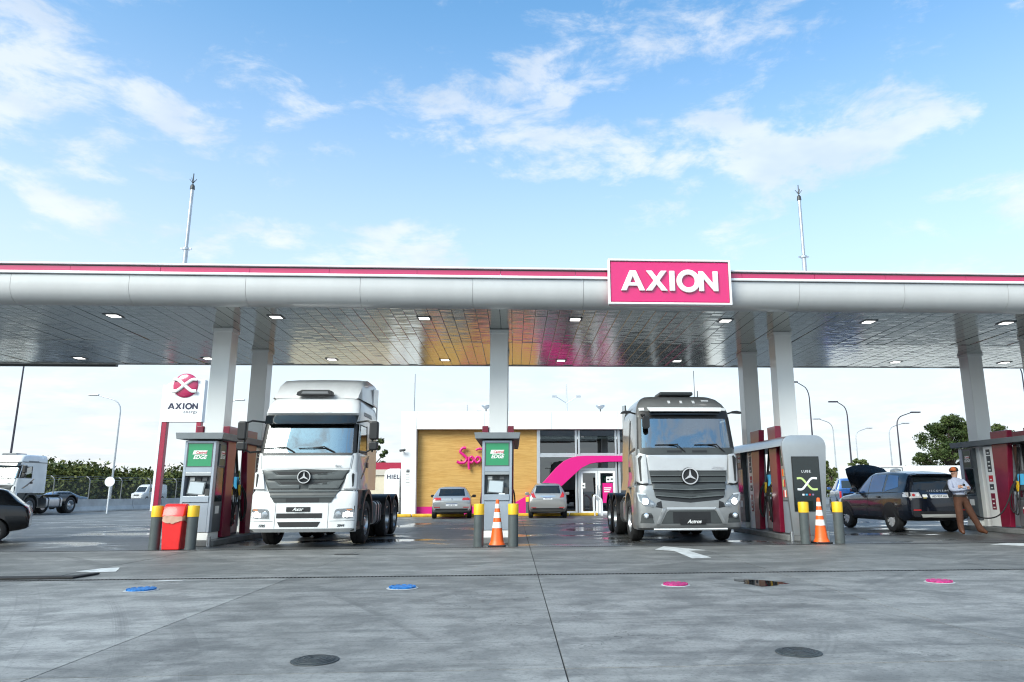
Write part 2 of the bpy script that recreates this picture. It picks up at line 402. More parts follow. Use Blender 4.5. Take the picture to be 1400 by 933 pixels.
        ln = t.ramp(t.m('SINE', t.m('MULTIPLY', dd, 105.0)), (-.4, 0), (.6, 1))
        brk = t.m('MULTIPLY', t.ramp(t.noise(t.mapv(p, (5, 2, 0)), .5, 3, .6), (.48, 0), (.60, 1)), t.ramp(t.noise(p, 3.1, 4, .7), (.3, .2), (.6, 1)))
        col = t.mix(t.m('MULTIPLY', t.m('MULTIPLY', bandm, t.m('MULTIPLY', ln, brk)), st_), col, (.07, .072, .075))
    val = t.n('ShaderNodeHueSaturation'); t.l(col, val.inputs['Color']); t.l(t.m('ADD', .86, t.m('MULTIPLY', oi.outputs['Random'], .30)), val.inputs['Value'])
    col = val.outputs[0]
    # grease and worn-in oil in the lanes between the islands, canopy shade put into the same colour, and washed-down wet patches
    lane = t.m('MULTIPLY', t.ramp(s.outputs[1], (15.7, 0), (16.9, 1)), t.ramp(s.outputs[1], (27, 1), (36, .45)))
    oil_shade = t.m('MULTIPLY', lane, t.ramp(t.noise(t.mapv(p, scl=(.55, .3, 1)), .9, 5, .6), (.30, .35), (.62, 1)))
    col = t.mix(t.m('MULTIPLY', oil_shade, .86), col, (.034, .035, .036))
    wetn = t.noise(t.mapv(p, (11, 4, 0), scl=(.42, .62, 1)), .8, 5, .6, .4)
    wet = t.m('MULTIPLY', t.m('ADD', t.m('MULTIPLY', lane, .9), .12), t.ramp(wetn, (.50, 0), (.62, 1)), clamp=True)
    far = t.ramp(s.outputs[1], (15.9, 0), (17.5, 1))
    wet = t.m('MULTIPLY', wet, t.m('ADD', t.m('MULTIPLY', far, .9), .04))
    col = t.mix(t.m('MULTIPLY', wet, .45), col, (.05, .053, .056))
    t.l(col, b.inputs['Base Color']); b.inputs['Specular IOR Level'].default_value = .28
    rg = t.m('ADD', .46, t.m('MULTIPLY', fine, .26))
    rg = t.m('SUBTRACT', rg, t.m('MULTIPLY', oil_shade, .16))
    rr = t.n('ShaderNodeMix'); t.l(wet, rr.inputs[0]); t.l(rg, rr.inputs[2]); rr.inputs[3].default_value = .10
    t.l(rr.outputs[0], b.inputs['Roughness'])
    hh = t.m('ADD', t.m('MULTIPLY', fine, .6), t.m('ADD', t.m('MULTIPLY', grain, .25), t.m('MULTIPLY', brush, .5)))
    bp = t.n('ShaderNodeBump', Distance=.006); t.l(t.m('SUBTRACT', .55, t.m('MULTIPLY', wet, .5)), bp.inputs['Strength']); t.l(hh, bp.inputs['Height']); t.l(bp.outputs[0], b.inputs['Normal'])
X_strip('concrete', _conc)

# ------------------------------------------------------------------ ground and forecourt
bm = nb()
bmesh.ops.create_grid(bm, x_segments=40, y_segments=40, size=2500)
tag(obj('ground', bm, 'concrete', loc=(0, 900, -.03)), kind='structure')
bm = nb(); bx(bm, -46, 50, -12, 44, -.028, -.012)
fore = tag(obj('forecourt', bm, 'sealant'), kind='structure')
XJ = [.36 + 3.565 * i for i in range(-13, 14)]
YJ = [-11.6, -5.95, -.32, 5.305, 11.01, 16.395, 21.9, 27.4, 32.9, 38.4, 43.9]
SLAB = {}
for j in range(len(YJ) - 1):
    for i in range(len(XJ) - 1):
        x0, x1, y0, y1 = XJ[i], XJ[i + 1], YJ[j], YJ[j + 1]
        g = .006
        a0 = .052 if abs(y0 - 11.01) < .01 or abs(y0 - 16.395) < .01 else g
        a1 = .052 if abs(y1 - 11.01) < .01 or abs(y1 - 16.395) < .01 else g
        key = (round(y1 - y0, 3), a0, a1)
        if key not in SLAB:
            b = nb(); bx(b, g, 3.565 - g, a0, y1 - y0 - a1, -.04, 0)
            me = bpy.data.meshes.new('slab')
            b.to_mesh(me); b.free(); me.materials.append(MATS['concrete']); SLAB[key] = me
        link('slab', SLAB[key], fore, (x0, y0, random.uniform(-.0012, .0012)))

def trench_drain(y, label, bars):
    t = thing('trench_drain', label, 'drain', (0, y, 0), group=None)
    b = nb(); bx(b, -45.5, 48.5, -.05, .05, -.011, -.0065); obj('channel', b, 'grate_black', t)
    b = nb()
    bx(b, -45.5, 48.5, -.049, -.040, -.0062, .003); bx(b, -45.5, 48.5, .040, .049, -.0062, .003)
    obj('edge_rail', b, 'grate_black', t)
    b = nb(); x = -16.0
    while x < 20:
        bx(b, x, x + .02, -.0395, .0395, -.0060, .001); x += .055
    o = obj('grating', b, 'dark_grey' if bars else 'grate_black', t); o['kind'] = 'stuff'
trench_drain(16.395, 'long black trench drain grating running along the front of the pump islands', False)
trench_drain(11.01, 'long black trench drain grating crossing the open concrete ahead of the canopy', True)

# ------------------------------------------------------------------ canopy
CX0, CX1 = -18.6, 20.4
ZC = 5.33
can = thing('forecourt_canopy', 'long white petrol station canopy with pink edge band and mirror metal soffit', 'canopy', (0, 18.35, 0))
def L(y): return y - 18.35
pw = .285; n = int((CX1 - CX0) / pw)
for row, (ya, yb) in enumerate(((16.14, 19.92), (19.93, 23.70))):
    b = nb(); bx(b, .004, pw - .004, 0, yb - ya, 0, .02)
    es = [e for e in b.edges if all(v.co.z < .01 for v in e.verts) and abs(e.verts[0].co.x - e.verts[1].co.x) < .001]
    bmesh.ops.bevel(b, geom=es, offset=.005, segments=1, affect='EDGES')
    me = bpy.data.meshes.new('ceiling_panel'); b.to_mesh(me); b.free(); me.materials.append(MATS['ceiling_metal'])
    for i in range(n):
        o = link('ceiling_panel', me, can, (CX0 + i * pw, L(ya), ZC + random.uniform(-.0015, .0015) + (.057 if row == 0 else 0)))
        o.rotation_euler = (random.uniform(-.0028, .0028) - (.015 if row == 0 else 0), random.uniform(-.006, .006), 0)
b = nb(); bx(b, CX0, CX1, L(16.15), L(23.69), ZC + .06, ZC + .5); obj('deck', b, 'dark_grey', can)
# curved fascia in bays, with seams
prof = [(16.13, 5.325), (16.02, 5.335), (15.93, 5.37), (15.85, 5.43), (15.785, 5.52), (15.745, 5.63), (15.73, 5.76), (15.73, 5.93)]
back = [(16.02, 5.93), (16.02, 5.80), (16.04, 5.60), (16.10, 5.40)]
SEAM = [CX0 + 2.52 * i for i in range(17)]
for x0, x1 in zip(SEAM[:-1], SEAM[1:]):
    x1 = min(x1, CX1)
    if x1 - x0 < .05: continue
    b = nb(); prism(b, [(L(y), z) for y, z in prof + back], x0 + .0035, x1 - .0035, 'x')
    obj('fascia_panel', b, 'fascia_silver', can, smooth=True)
b = nb(); bx(b, CX0, CX1, L(15.67), L(16.0), 5.945, 6.005); obj('lip', b, 'white_paint', can, bev=.012)
x = CX0
while x < CX1 - .1:
    x1 = min(x + 1.9 + random.uniform(-.25, .25), CX1)
    b = nb(); bx(b, x + .004, x1 - .004, L(15.755), L(15.99), 6.012, 6.138); obj('band_panel', b, 'band_pink', can)
    x = x1
b = nb(); bx(b, CX0, CX1, L(15.76), L(15.99), 6.139, 6.170); obj('shadow_gap', b, 'dark_grey', can)
b = nb(); bx(b, CX0, CX1, L(15.70), L(16.1), 6.17, 6.212); obj('coping', b, 'white_paint', can, bev=.012)
b = nb(); bx(b, CX0, CX1, L(16.1), L(23.75), 5.85, 6.08); obj('roof', b, 'white_wall', can)
b = nb(); bx(b, CX0, CX1, L(23.705), L(23.80), 5.31, 5.95); obj('rear_fascia', b, 'fascia_silver', can)
b = nb(); bx(b, CX0, -13.0, L(23.81), L(23.98), 5.27, 5.40)
obj('gutter', b, 'dark_grey', can, bev=.01)
for cx in (-7.46, -.41, 7.14, 14.25):
    for cy in (18.35, 21.12):
        b = nb(); bx(b, cx - .23, cx + .23, L(cy), L(cy) + .46, .0, ZC + (.03 if cy < 20 else -.004))
        c = obj('column', b, 'column_paint', can, bev=.015)
        b = nb(); bx(b, cx - .25, cx + .25, L(cy) - .02, L(cy) + .48, ZC - .08, ZC + (.012 if cy < 20 else -.006)); obj('collar', b, 'column_paint', c)

def canopy_light(x, y, label):
    t = thing('canopy_light', label, 'ceiling light', (x, y, ZC + (.041 if y < 20 else 0)), group='square downlights in the canopy soffit')
    b = nb(); o, i = rect_ring(.35, .35, .05); ring_prism(b, o, i, -.014, -.001, 'z'); obj('frame', b, 'cabinet_dark', t)
    b = nb(); bx(b, -.122, .122, -.122, .122, -.018, -.004); obj('diffuser', b, 'lamp_glow', t, bev=.005)
ord_f = ['first', 'second', 'third', 'fourth', 'fifth', 'sixth', 'seventh']
for k, x in enumerate((-9.59, -5.78, -2.22, 1.49, 5.27, 8.95, 12.57)):
    canopy_light(x, 17.23, 'square white downlight in the front soffit row, %s from the left' % ord_f[k])
for k, x in enumerate((-13.5, -9.59, -5.78, -2.22, 1.49, 5.27, 12.57, 16.3)):
    canopy_light(x, 22.69, 'square white downlight in the rear soffit row, %s visible one from the left' % (ord_f + ['eighth'])[k])

def roof_mast(x, y, label):
    t = thing('lightning_mast', label, 'mast', (x, y, 6.08), group='lightning masts on the canopy roof')
    b = nb(); tube(b, [(0, 0, 0), (0, 0, 1.05)], .055, 12); tube(b, [(0, 0, 1.05), (0, 0, 2.65)], .042, 12); obj('pole', b, 'galvanised', t, smooth=True)
    b = nb(); lathe(b, [(.085, 0), (.085, .05)], 12, Matrix.Translation((0, 0, 1.02))); bx(b, -.13, .13, -.03, .03, 1.03, 1.06)
    obj('bracket', b, 'steel', t)
    b = nb(); lathe(b, [(.13, .0), (.10, .12), (.06, .14)], 12, Matrix.Translation((0, 0, .0))); obj('base', b, 'steel', t)
    b = nb(); lathe(b, [(.06, 2.62), (.05, 2.72), (.02, 2.76)], 10)
    tube(b, [(0, 0, 2.7), (0, 0, 3.05)], .012, 6)
    for a in range(4): tube(b, [(0, 0, 2.78), (.09 * cos(a * pi / 2), .09 * sin(a * pi / 2), 2.90)], .008, 5)
    obj('air_terminal', b, 'dark_grey', t)
roof_mast(-8.15, 17.4, 'slim grey lightning mast rising from the left part of the canopy roof')
roof_mast(7.48, 17.4, 'slim grey lightning mast rising from the canopy roof right of the pink sign')

# pink box sign with raised letters
sg = thing('canopy_sign', 'pink rectangular box sign with raised white letters on the canopy edge', 'sign', (3.51, 15.5, 5.31)); sg.scale = (.972, 1, .975)
b = nb(); bx(b, -1.40, 1.40, .0, .40, .06, 1.03); obj('panel', b, 'sign_pink', sg, bev=.02)
b = nb(); o, i = rect_ring(2.90, 1.09, .046, 0, .545); ring_prism(b, o, i, -.03, .12); obj('frame', b, 'sign_white', sg, bev=.008)
b = nb(); bx(b, -1.3, 1.3, .4, .62, .15, .95); obj('bracket', b, 'dark_grey', sg)
LH = .50; h = LH
LET = {
 'A': [[(-.29, 0), (-.155, 0), (-.105, .115), (.105, .115), (.155, 0), (.29, 0), (.075, h), (-.075, h)], [(-.065, .20), (.065, .20), (0, .355)]],
 'X': [[(-.27, 0), (-.115, 0), (0, .155), (.115, 0), (.27, 0), (.075, .255), (.255, h), (.105, h), (0, .35), (-.105, h), (-.255, h), (-.075, .255)], None],
 'I': [[(-.065, 0), (.065, 0), (.065, h), (-.065, h)], None],
 'N': [[(-.235, 0), (-.11, 0), (-.11, .30), (.125, 0), (.235, 0), (.235, h), (.11, h), (.11, .205), (-.125, h), (-.235, h)], None]}
def letter(ch, x, z, y0, y1, sc, m, parent):
    b = nb()
    if ch == 'O': ring_prism(b, circ(.285, 32, 0, LH / 2, 1.0), circ(.155, 32, 0, LH / 2, 1.0), y0, y1)
    else:
        out, hole = LET[ch]
        if hole:
            fs = []
            A = [[b.verts.new((u, t, v)) for u, v in out] for t in (y0, y1)]; H = [[b.verts.new((u, t, v)) for u, v in hole] for t in (y0, y1)]
            for k in (0, 1):
                ge = [b.edges.new((pl[i], pl[(i + 1) % len(pl)])) for pl in (A[k], H[k]) for i in range(len(pl))]
                fs += [g for g in bmesh.ops.triangle_fill(b, use_beauty=True, edges=ge)['geom'] if isinstance(g, bmesh.types.BMFace)]
            for pl in (A, H):
                for i in range(len(pl[0])): j = (i + 1) % len(pl[0]); fs.append(b.faces.new((pl[0][i], pl[0][j], pl[1][j], pl[1][i])))
            bmesh.ops.recalc_face_normals(b, faces=b.faces[:])
        else: prism(b, out, y0, y1)
    for v in b.verts: v.co.x = x + v.co.x * sc; v.co.z = z + v.co.z * sc
    return obj('letter', b, m, parent, bev=.016 * sc if y1 - y0 > .04 else 0, seg=2)
for ch, x in (('A', -.86), ('X', -.315), ('I', .045), ('O', .42), ('N', .885)): letter(ch, x * 1.02, .315, -.055, .0, .98, 'sign_white', sg)

# ------------------------------------------------------------------ shop building
YS = 39.2
shop = thing('shop_building', 'white flat-roofed shop with timber panel and glazed front behind the pumps', 'shop', (2.5, YS, 0))
def sx(x): return x - 2.5
def shopbox(nm, m, x0, x1, y0, y1, z0, z1, bev=0.0, par=None): return box(nm, m, par or shop, sx(x0), sx(x1), y0 - YS, y1 - YS, z0, z1, bev)
b = nb(); prism(b, [(sx(-5.85), 0), (sx(-5.10), 0), (sx(-5.19), 4.47), (sx(11.6), 4.47), (sx(11.6), 5.42), (sx(-6.02), 5.42)], -.55, .30, 'y')
obj('portal_frame', b, 'white_wall', shop, bev=.02)
shopbox('seam', 'mid_grey', -5.20, -5.185, YS - .553, YS - .545, 4.5, 5.41)
for xx in (-1.6, 2.0, 5.6): shopbox('seam', 'mid_grey', xx, xx + .01, YS - .553, YS - .545, 4.49, 5.41)
shopbox('wall', 'white_wall', -5.9, -5.15, YS + .31, YS + 12, 0, 5.3)
shopbox('wall', 'white_wall', 10.9, 11.6, YS - .5, YS + 12, 0, 4.46)
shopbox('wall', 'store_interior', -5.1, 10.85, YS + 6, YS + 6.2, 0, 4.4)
shopbox('roof', 'white_wall', -5.9, 11.55, YS + .32, YS + 12, 5.0, 5.3)
shopbox('floor_slab', 'plinth_concrete', -6.2, 12.0, YS - 1.2, YS + 12, -.05, .02)
shopbox('timber_panel', 'wood_cladding', -5.14, 1.22, YS - .12, YS + .2, .44, 4.465)
shopbox('plinth_band', 'store_pink', -5.13, -.3, YS - .16, YS - .0, .02, .44)
shopbox('shadow_line', 'dark_grey', -5.13, 11, YS - .13, YS - .02, 4.455, 4.47)
# glazing
shopbox('header', 'aluminium', 1.225, 10.88, YS - .14, YS + .1, 3.0, 3.16)
MULL = [(1.225, 1.40), (3.29, 3.40), (3.45, 3.56), (5.46, 5.56), (5.62, 5.74), (7.7, 7.85), (9.7, 9.85)]
for a, c in MULL: shopbox('mullion', 'aluminium', a, c, YS - .15, YS + .08, .02, 4.455, .01)
WB = [(1.40, 3.29), (3.56, 5.46), (5.74, 7.7), (7.85, 9.7), (9.85, 10.85)]
for k, (a, c) in enumerate(WB):
    w1 = shopbox('window', 'aluminium', a + .01, c - .01, YS - .10, YS + .02, 3.161, 3.22)
    shopbox('pane', 'shop_glass', a + .01, c - .01, YS - .04, YS - .03, 3.2205, 4.45, par=w1)
    if k != 1:
        w2 = shopbox('window', 'aluminium', a + .01, c - .01, YS - .10, YS + .02, .03, .16)
        shopbox('pane', 'shop_glass', a + .01, c - .01, YS - .04, YS - .03, .1605, 2.99, par=w2)
tr = shopbox('transom_window', 'aluminium', 3.57, 5.45, YS - .11, YS + .02, 2.28, 2.42)
shopbox('pane', 'shop_glass', 3.57, 5.45, YS - .04, YS - .03, 2.4205, 2.99, par=tr)
for k, (a, c) in enumerate(((3.57, 4.50), (4.52, 5.45))):
    d = nb(); o, i = rect_ring(c - a, 2.24, .12, sx((a + c) / 2), 1.15); ring_prism(d, o, i, -.12, -.03)
    d = obj('door', d, 'white_paint', shop)
    shopbox('pane', 'shop_glass', a + .122, c - .122, YS - .085, YS - .075, .16, 2.14, par=d)
    hx = (c - .09) if k == 0 else (a + .05)
    bb = nb(); tube(bb, [(sx(hx), -.2, .75), (sx(hx), -.2, 1.55)], .022, 8); tube(bb, [(sx(hx), -.2, .8), (sx(hx), -.1, .8)], .014, 6); tube(bb, [(sx(hx), -.2, 1.5), (sx(hx), -.1, 1.5)], .014, 6)
    obj('handle', bb, 'chrome', d, smooth=True)
# counters and shelves seen dimly through the glass
for k in range(6): shopbox('shelf_unit', ('cream_wall', 'label_red', 'mid_grey', 'label_gold', 'green_dark', 'beige_wall')[k], 1.6 + k * 1.5, 2.6 + k * 1.5, YS + 3.2, YS + 3.8, .02, 1.1 + .35 * (k % 3))
shopbox('ceiling_strip', 'white_wall', 1.3, 10.8, YS + 1, YS + 5.5, 3.3, 3.35)
# pink ribbon swooping over the entrance
up_ = [(-.35, .10), (.02, .62), (.55, .90), (1.08, 1.22), (1.65, 1.78), (2.25, 2.44), (2.65, 2.78), (3.04, 2.96), (3.4, 3.04), (3.85, 3.06), (4.6, 3.06), (6.05, 3.06)]
lo_ = [(6.05, 2.74), (5.2, 2.74), (4.43, 2.70), (4.05, 2.63), (3.63, 2.43), (3.05, 1.93), (2.44, 1.38), (1.9, .88), (1.38, .48), (1.0, .12), (.7, .03), (-.35, .03)]
b = nb(); prism(b, [(sx(x), z) for x, z in up_ + lo_], -.42, -.19, 'y'); obj('ribbon', b, 'store_pink', shop, bev=.01)
# script lettering on the timber
st = thing('shop_lettering', 'raised pink script lettering on the timber shop wall', 'lettering', (-2.24, YS - .30, 2.78)); st.scale = (1.08, 1, 1.16)
def stroke(nm, pts, r=.062, par=st):
    b = nb(); pp = smoothpath([(x, 0, z) for x, z in pts], 7); tube(b, pp, r, 8)
    for v in b.verts: v.co.y *= 1.2
    return obj(nm, b, 'store_pink', par, smooth=True)
stroke('letter', [(-.30, .62), (-.48, .60), (-.58, .44), (-.42, .30), (-.26, .14), (-.36, -.04), (-.60, -.06), (-.74, .0)], .065)
stroke('letter', [(-.14, .22), (-.16, -.10), (-.13, -.36)], .06)
stroke('letter', [(-.14, .12), (-.02, .22), (.08, .10), (.02, -.04), (-.12, -.04)], .055)
stroke('letter', [(.36, .18), (.24, .20), (.16, .06), (.26, -.05), (.40, .06), (.38, .20)], .06)
stroke('accent', [(.18, .52), (.34, .58), (.52, .56)], .05)
stroke('letter', [(.62, .50), (.60, .10), (.70, -.04), (.80, .02)], .055)
for xx in (-2.75, -2.30): box('standoff', 'dark_grey', st, xx + 2.2 - .02, xx + 2.2 + .02, .06, .19, .05, .1)
# small fittings on the shop
nt = shopbox('notice', 'label_white', -5.72, -5.40, YS - .562, YS - .552, 1.55, 2.45)
for k in range(5): shopbox('print_line', 'mid_grey', -5.66, -5.46 - .04 * (k % 2), YS - .566, YS - .5622, 1.68 + k * .14, 1.70 + k * .14, par=nt)
shopbox('print_block', 'mid_grey', -5.64, -5.48, YS - .566, YS - .5622, 2.20, 2.36, par=nt)
def camera_fit(x, z, lab):
    t = thing('security_camera', lab, 'camera', (x, YS - .56, z))
    b = nb(); tube(b, [(0, .0, 0), (0, -.14, 0), (0, -.18, .06)], .02, 8); obj('arm', b, 'label_white', t)
    b = nb(); lathe(b, [(.05, -.16), (.065, -.14), (.065, .14), (.03, .16)], 12, Matrix.Translation((-.05, -.22, .1)) @ Matrix.Rotation(R(80), 4, 'Y')); obj('housing', b, 'dark_grey', t, smooth=True)
camera_fit(-5.8, 3.25, 'small dark security camera on the white corner of the shop')
pst = thing('door_poster', 'pink promotional poster on the shop entrance door', 'poster', (5.02, YS - .14, 1.2))
box('sheet', 'store_pink', pst, -.27, .27, -.012, .0, -.62, .42)
for k in range(3): box('print_line', 'label_white', pst, -.2, .2 - .05 * k, -.016, -.0125, .14 - k * .1, .19 - k * .1)
box('print_cup', 'label_white', pst, .02, .2, -.016, -.0125, -.40, -.1)
for x0, z0, w_, h_ in ((4.95, 1.66, .22, .3), (3.62, 1.35, .2, .28), (5.16, 1.68, .2, .3)):
    d = thing('door_sticker', 'small white notice stuck on the %s' % {4.95: 'right door above the pink poster', 3.62: 'left leaf of the shop door', 5.16: 'right door beside the hinge, above the poster'}[x0], 'notice', (x0, YS - .135, z0))
    box('sheet', 'label_white', d, 0, w_, -.006, 0, 0, h_); box('print_block', 'dark_grey', d, w_ * .25, w_ * .75, -.009, -.0065, h_ * .35, h_ * .62)
hr = thing('bicycle_rail', 'white bent-tube rail standing on the kerb by the shop door', 'rail', (4.1, YS - 3.0, 0))
for yy in (0, .5):
    b = nb(); tube(b, smoothpath([(-.10, yy, 0), (-.12, yy, .8), (-.05, yy, 1.0), (.12, yy, .9), (.26, yy, .72), (.28, yy, .0)], 5), .028, 8); obj('tube', b, 'white_paint', hr, smooth=True)
# roof furniture of the shop
def shop_mast(x, y, z0, h, lab, arms):
    t = thing('lamp_mast', lab, 'mast', (x, y, z0))
    b = nb(); tube(b, [(0, 0, 0), (0, 0, h)], .05, 8, radii=[.06, .03]); obj('pole', b, 'galvanised', t, smooth=True)
    for s in arms:
        b = nb(); tube(b, [(0, 0, h * .55), (s * .5, 0, h * .66), (s * .7, 0, h * .70)], .03, 6); bx(b, min(s * .65, s * .95), max(s * .65, s * .95), -.1, .1, h * .69, h * .73); obj('lamp_arm', b, 'galvanised', t)
shop_mast(-5.5, YS + .4, 5.3, 2.3, 'thin grey mast on the left corner of the shop roof', ())
shop_mast(3.45, YS + 8, 5.3, 2.9, 'thin grey mast with lamp arms behind the shop roof, right of the pump column', (-1, 1))
shop_mast(-3.1, YS + 8, 5.3, 1.5, 'short dark mast with crosspiece behind the shop roof above the timber wall', (1,))
def dome(x, lab):
    t = thing('roof_floodlight', lab, 'floodlight', (x, YS + .2, 5.42), group='floodlights on the shop parapet')
    b = nb(); tube(b, [(0, 0, 0), (0, 0, .22)], .035, 6); obj('stem', b, 'dark_grey', t)
    b = nb(); lathe(b, [(.05, .2), (.14, .26), (.26, .38), (.24, .42)], 14); obj('bowl', b, 'galvanised', t, smooth=True)
dome(-1.55, 'round floodlight on the shop parapet left of the central column')
dome(4.75, 'round floodlight on the shop parapet above the entrance')

# ice box, annex and wall left of the shop
an = thing('ice_kiosk', 'white rounded ice kiosk with black lettering left of the shop', 'kiosk', (-7.0, YS + .2, 0))
b = nb(); prism(b, [(.15, 0), (.94, 0), (.94, 2.42), (.42, 2.42), (.26, 2.36), (.15, 2.2)], -.3, 1.2, 'y'); obj('body', b, 'white_wall', an, bev=.02)
b = nb(); bx(b, .13, .945, -.34, 1.2, 0, .1); obj('plinth', b, 'dark_grey', an)
text('lettering', 'HIEL', .30, 'ink_navy', an, (.60, -.31, 1.90), bold=.006, space=1.15)
ab = thing('annex_wall', 'beige rendered annex wall with pink roof edge behind the white truck', 'annex', (-10.5, 45, 0))
b = nb(); bx(b, -3.5, 3.3, 0, 3, 0, 2.2); obj('wall', b, 'cream_wall', ab)
b = nb(); bx(b, -3.6, 3.4, -.1, 3.1, 2.205, 2.55); obj('parapet', b, 'beige_wall', ab, bev=.02)
b = nb(); bx(b, .3, 3.9, .6, 2.8, 2.56, 3.0); obj('roof_edge', b, 'maroon_bright', ab)

# yellow parking kerb and stops
for k, (x0, x1) in enumerate(((-7.6, -5.05), (-5.0, -2.45), (-2.4, .15), (.2, 2.75), (2.8, 4.2))):
    t = tag(box('parking_kerb', 'kerb_yellow', None, x0, x1, 36.6, 36.85, 0, .14, .03), 'yellow painted kerb length before the shop, %s from the left' % ('first', 'second', 'third', 'fourth', 'fifth and shortest')[k], 'kerb', 'yellow kerbs along the shop front')
    t.location = (0, 0, .001)
pv = tag(box('shop_pavement', 'barrier_concrete', None, -9, 13, 36.86, 38.0, -.03, .055), kind='structure')

# ------------------------------------------------------------------ panels that follow a curved surface
def panel(name, poly, fmap, m, parent, thick=.02, off=.006, su=.12, sv=.15, bev=0.0, smooth=True):
    b = nb(); f = b.faces.new([b.verts.new((u, v, 0)) for u, v in poly])
    bmesh.ops.triangulate(b, faces=[f], ngon_method='EAR_CLIP')
    for ax, st in ((0, su), (1, sv)):
        if not st: continue
        lo = min(p[ax] for p in poly); hi = max(p[ax] for p in poly); k = math.floor(lo / st) + 1
        while k * st < hi:
            co_ = [0, 0, 0]; co_[ax] = k * st + .0003; no = [0, 0, 0]; no[ax] = 1
            bmesh.ops.bisect_plane(b, geom=b.verts[:] + b.edges[:] + b.faces[:], plane_co=co_, plane_no=no, dist=1e-5); k += 1
    b.verts.ensure_lookup_table(); uv = [(v.co.x, v.co.y) for v in b.verts]
    faces = [[v.index for v in f.verts] for f in b.faces if f.calc_area() > 1e-8]; b.verts.index_update()
    faces = [[v.index for v in f.verts] for f in b.faces]
    bd = [tuple(v.index for v in e.verts) for e in b.edges if len(e.link_faces) == 1]
    b.free()
    o = nb(); T = [o.verts.new(fmap(u, v, off)) for u, v in uv]; U = [o.verts.new(fmap(u, v, off - thick)) for u, v in uv]
    for f in faces:
        try: o.faces.new([T[i] for i in f]); o.faces.new([U[i] for i in f][::-1])
        except ValueError: pass
    for i, j in bd:
        try: o.faces.new((T[i], T[j], U[j], U[i]))
        except ValueError: pass
    bmesh.ops.recalc_face_normals(o, faces=o.faces[:])
    return obj(name, o, m, parent, smooth=smooth, bev=bev, angle=50)
def interp(tab, z, k):
    if z <= tab[0][0]: return tab[0][k]
    for a, c in zip(tab, tab[1:]):
        if z <= c[0]: f = (z - a[0]) / (c[0] - a[0]); return a[k] + (c[k] - a[k]) * f
    return tab[-1][k]

mat('truck_white', (.70, .705, .70), .30, coat=.55, var=.05, vscale=2.2, rvar=.07, stretch=(1.6, 1, .5))
mat('truck_grey', (.27, .275, .275), .32, metal=.5, coat=.7, var=.06, vscale=2.5, rvar=.06)
mat('truck_light_grey', (.52, .525, .53), .30, metal=.35, coat=.7, var=.04)
mat('grille_grey', (.042, .047, .047), .42, var=.08)
mat('grille_mid', (.092, .102, .102), .38, var=.06)
mat('lamp_housing', (.30, .31, .32), .15, metal=.8)
mat('lamp_hot', (.9, .9, .9), .3, emit=(1, .95, .90), estr=5.0)
mat('lamp_ring', (.9, .3, .25), .3, emit=(1, .25, .18), estr=.5)
mat('amber', (.7, .2, .02), .3)
mat('tail_red', (.45, .012, .012), .18, coat=.6)
mat('tail_clear', (.62, .60, .60), .15, coat=.6, metal=.3)
mat('seat_grey', (.10, .10, .105), .8)
mat('curtain', (.34, .33, .30), .85, bump=.4, bscale=16)
mat('driver_shirt', (.55, .56, .58), .8)
mat('car_silver', (.40, .405, .40), .30, metal=.6, coat=.8)
mat('car_champagne', (.34, .33, .315), .30, metal=.6, coat=.8)
mat('car_black', (.004, .005, .007), .24, coat=.6, spec=.4)
mat('car_navy', (.004, .006, .012), .22, coat=.7, spec=.4)
mat('car_blue', (.012, .075, .26), .25, metal=.35, coat=.9)
mat('car_grey_far', (.16, .20, .26), .3, metal=.4, coat=.7)
mat('tinted_glass', (.006, .009, .012), .03, coat=.5, spec=.4)
mat('sky_reflection_glass', (.02, .13, .38), .05, coat=.35, spec=.4)  # reflected blue sky put into the glass base colour
mat('plate_white', (.72, .73, .74), .4)
mat('rim_silver', (.62, .63, .64), .35, metal=.25, coat=.3)
mat('skid_silver', (.46, .46, .44), .4, metal=.3)
mat('decal_brown', (.34, .22, .12), .4)

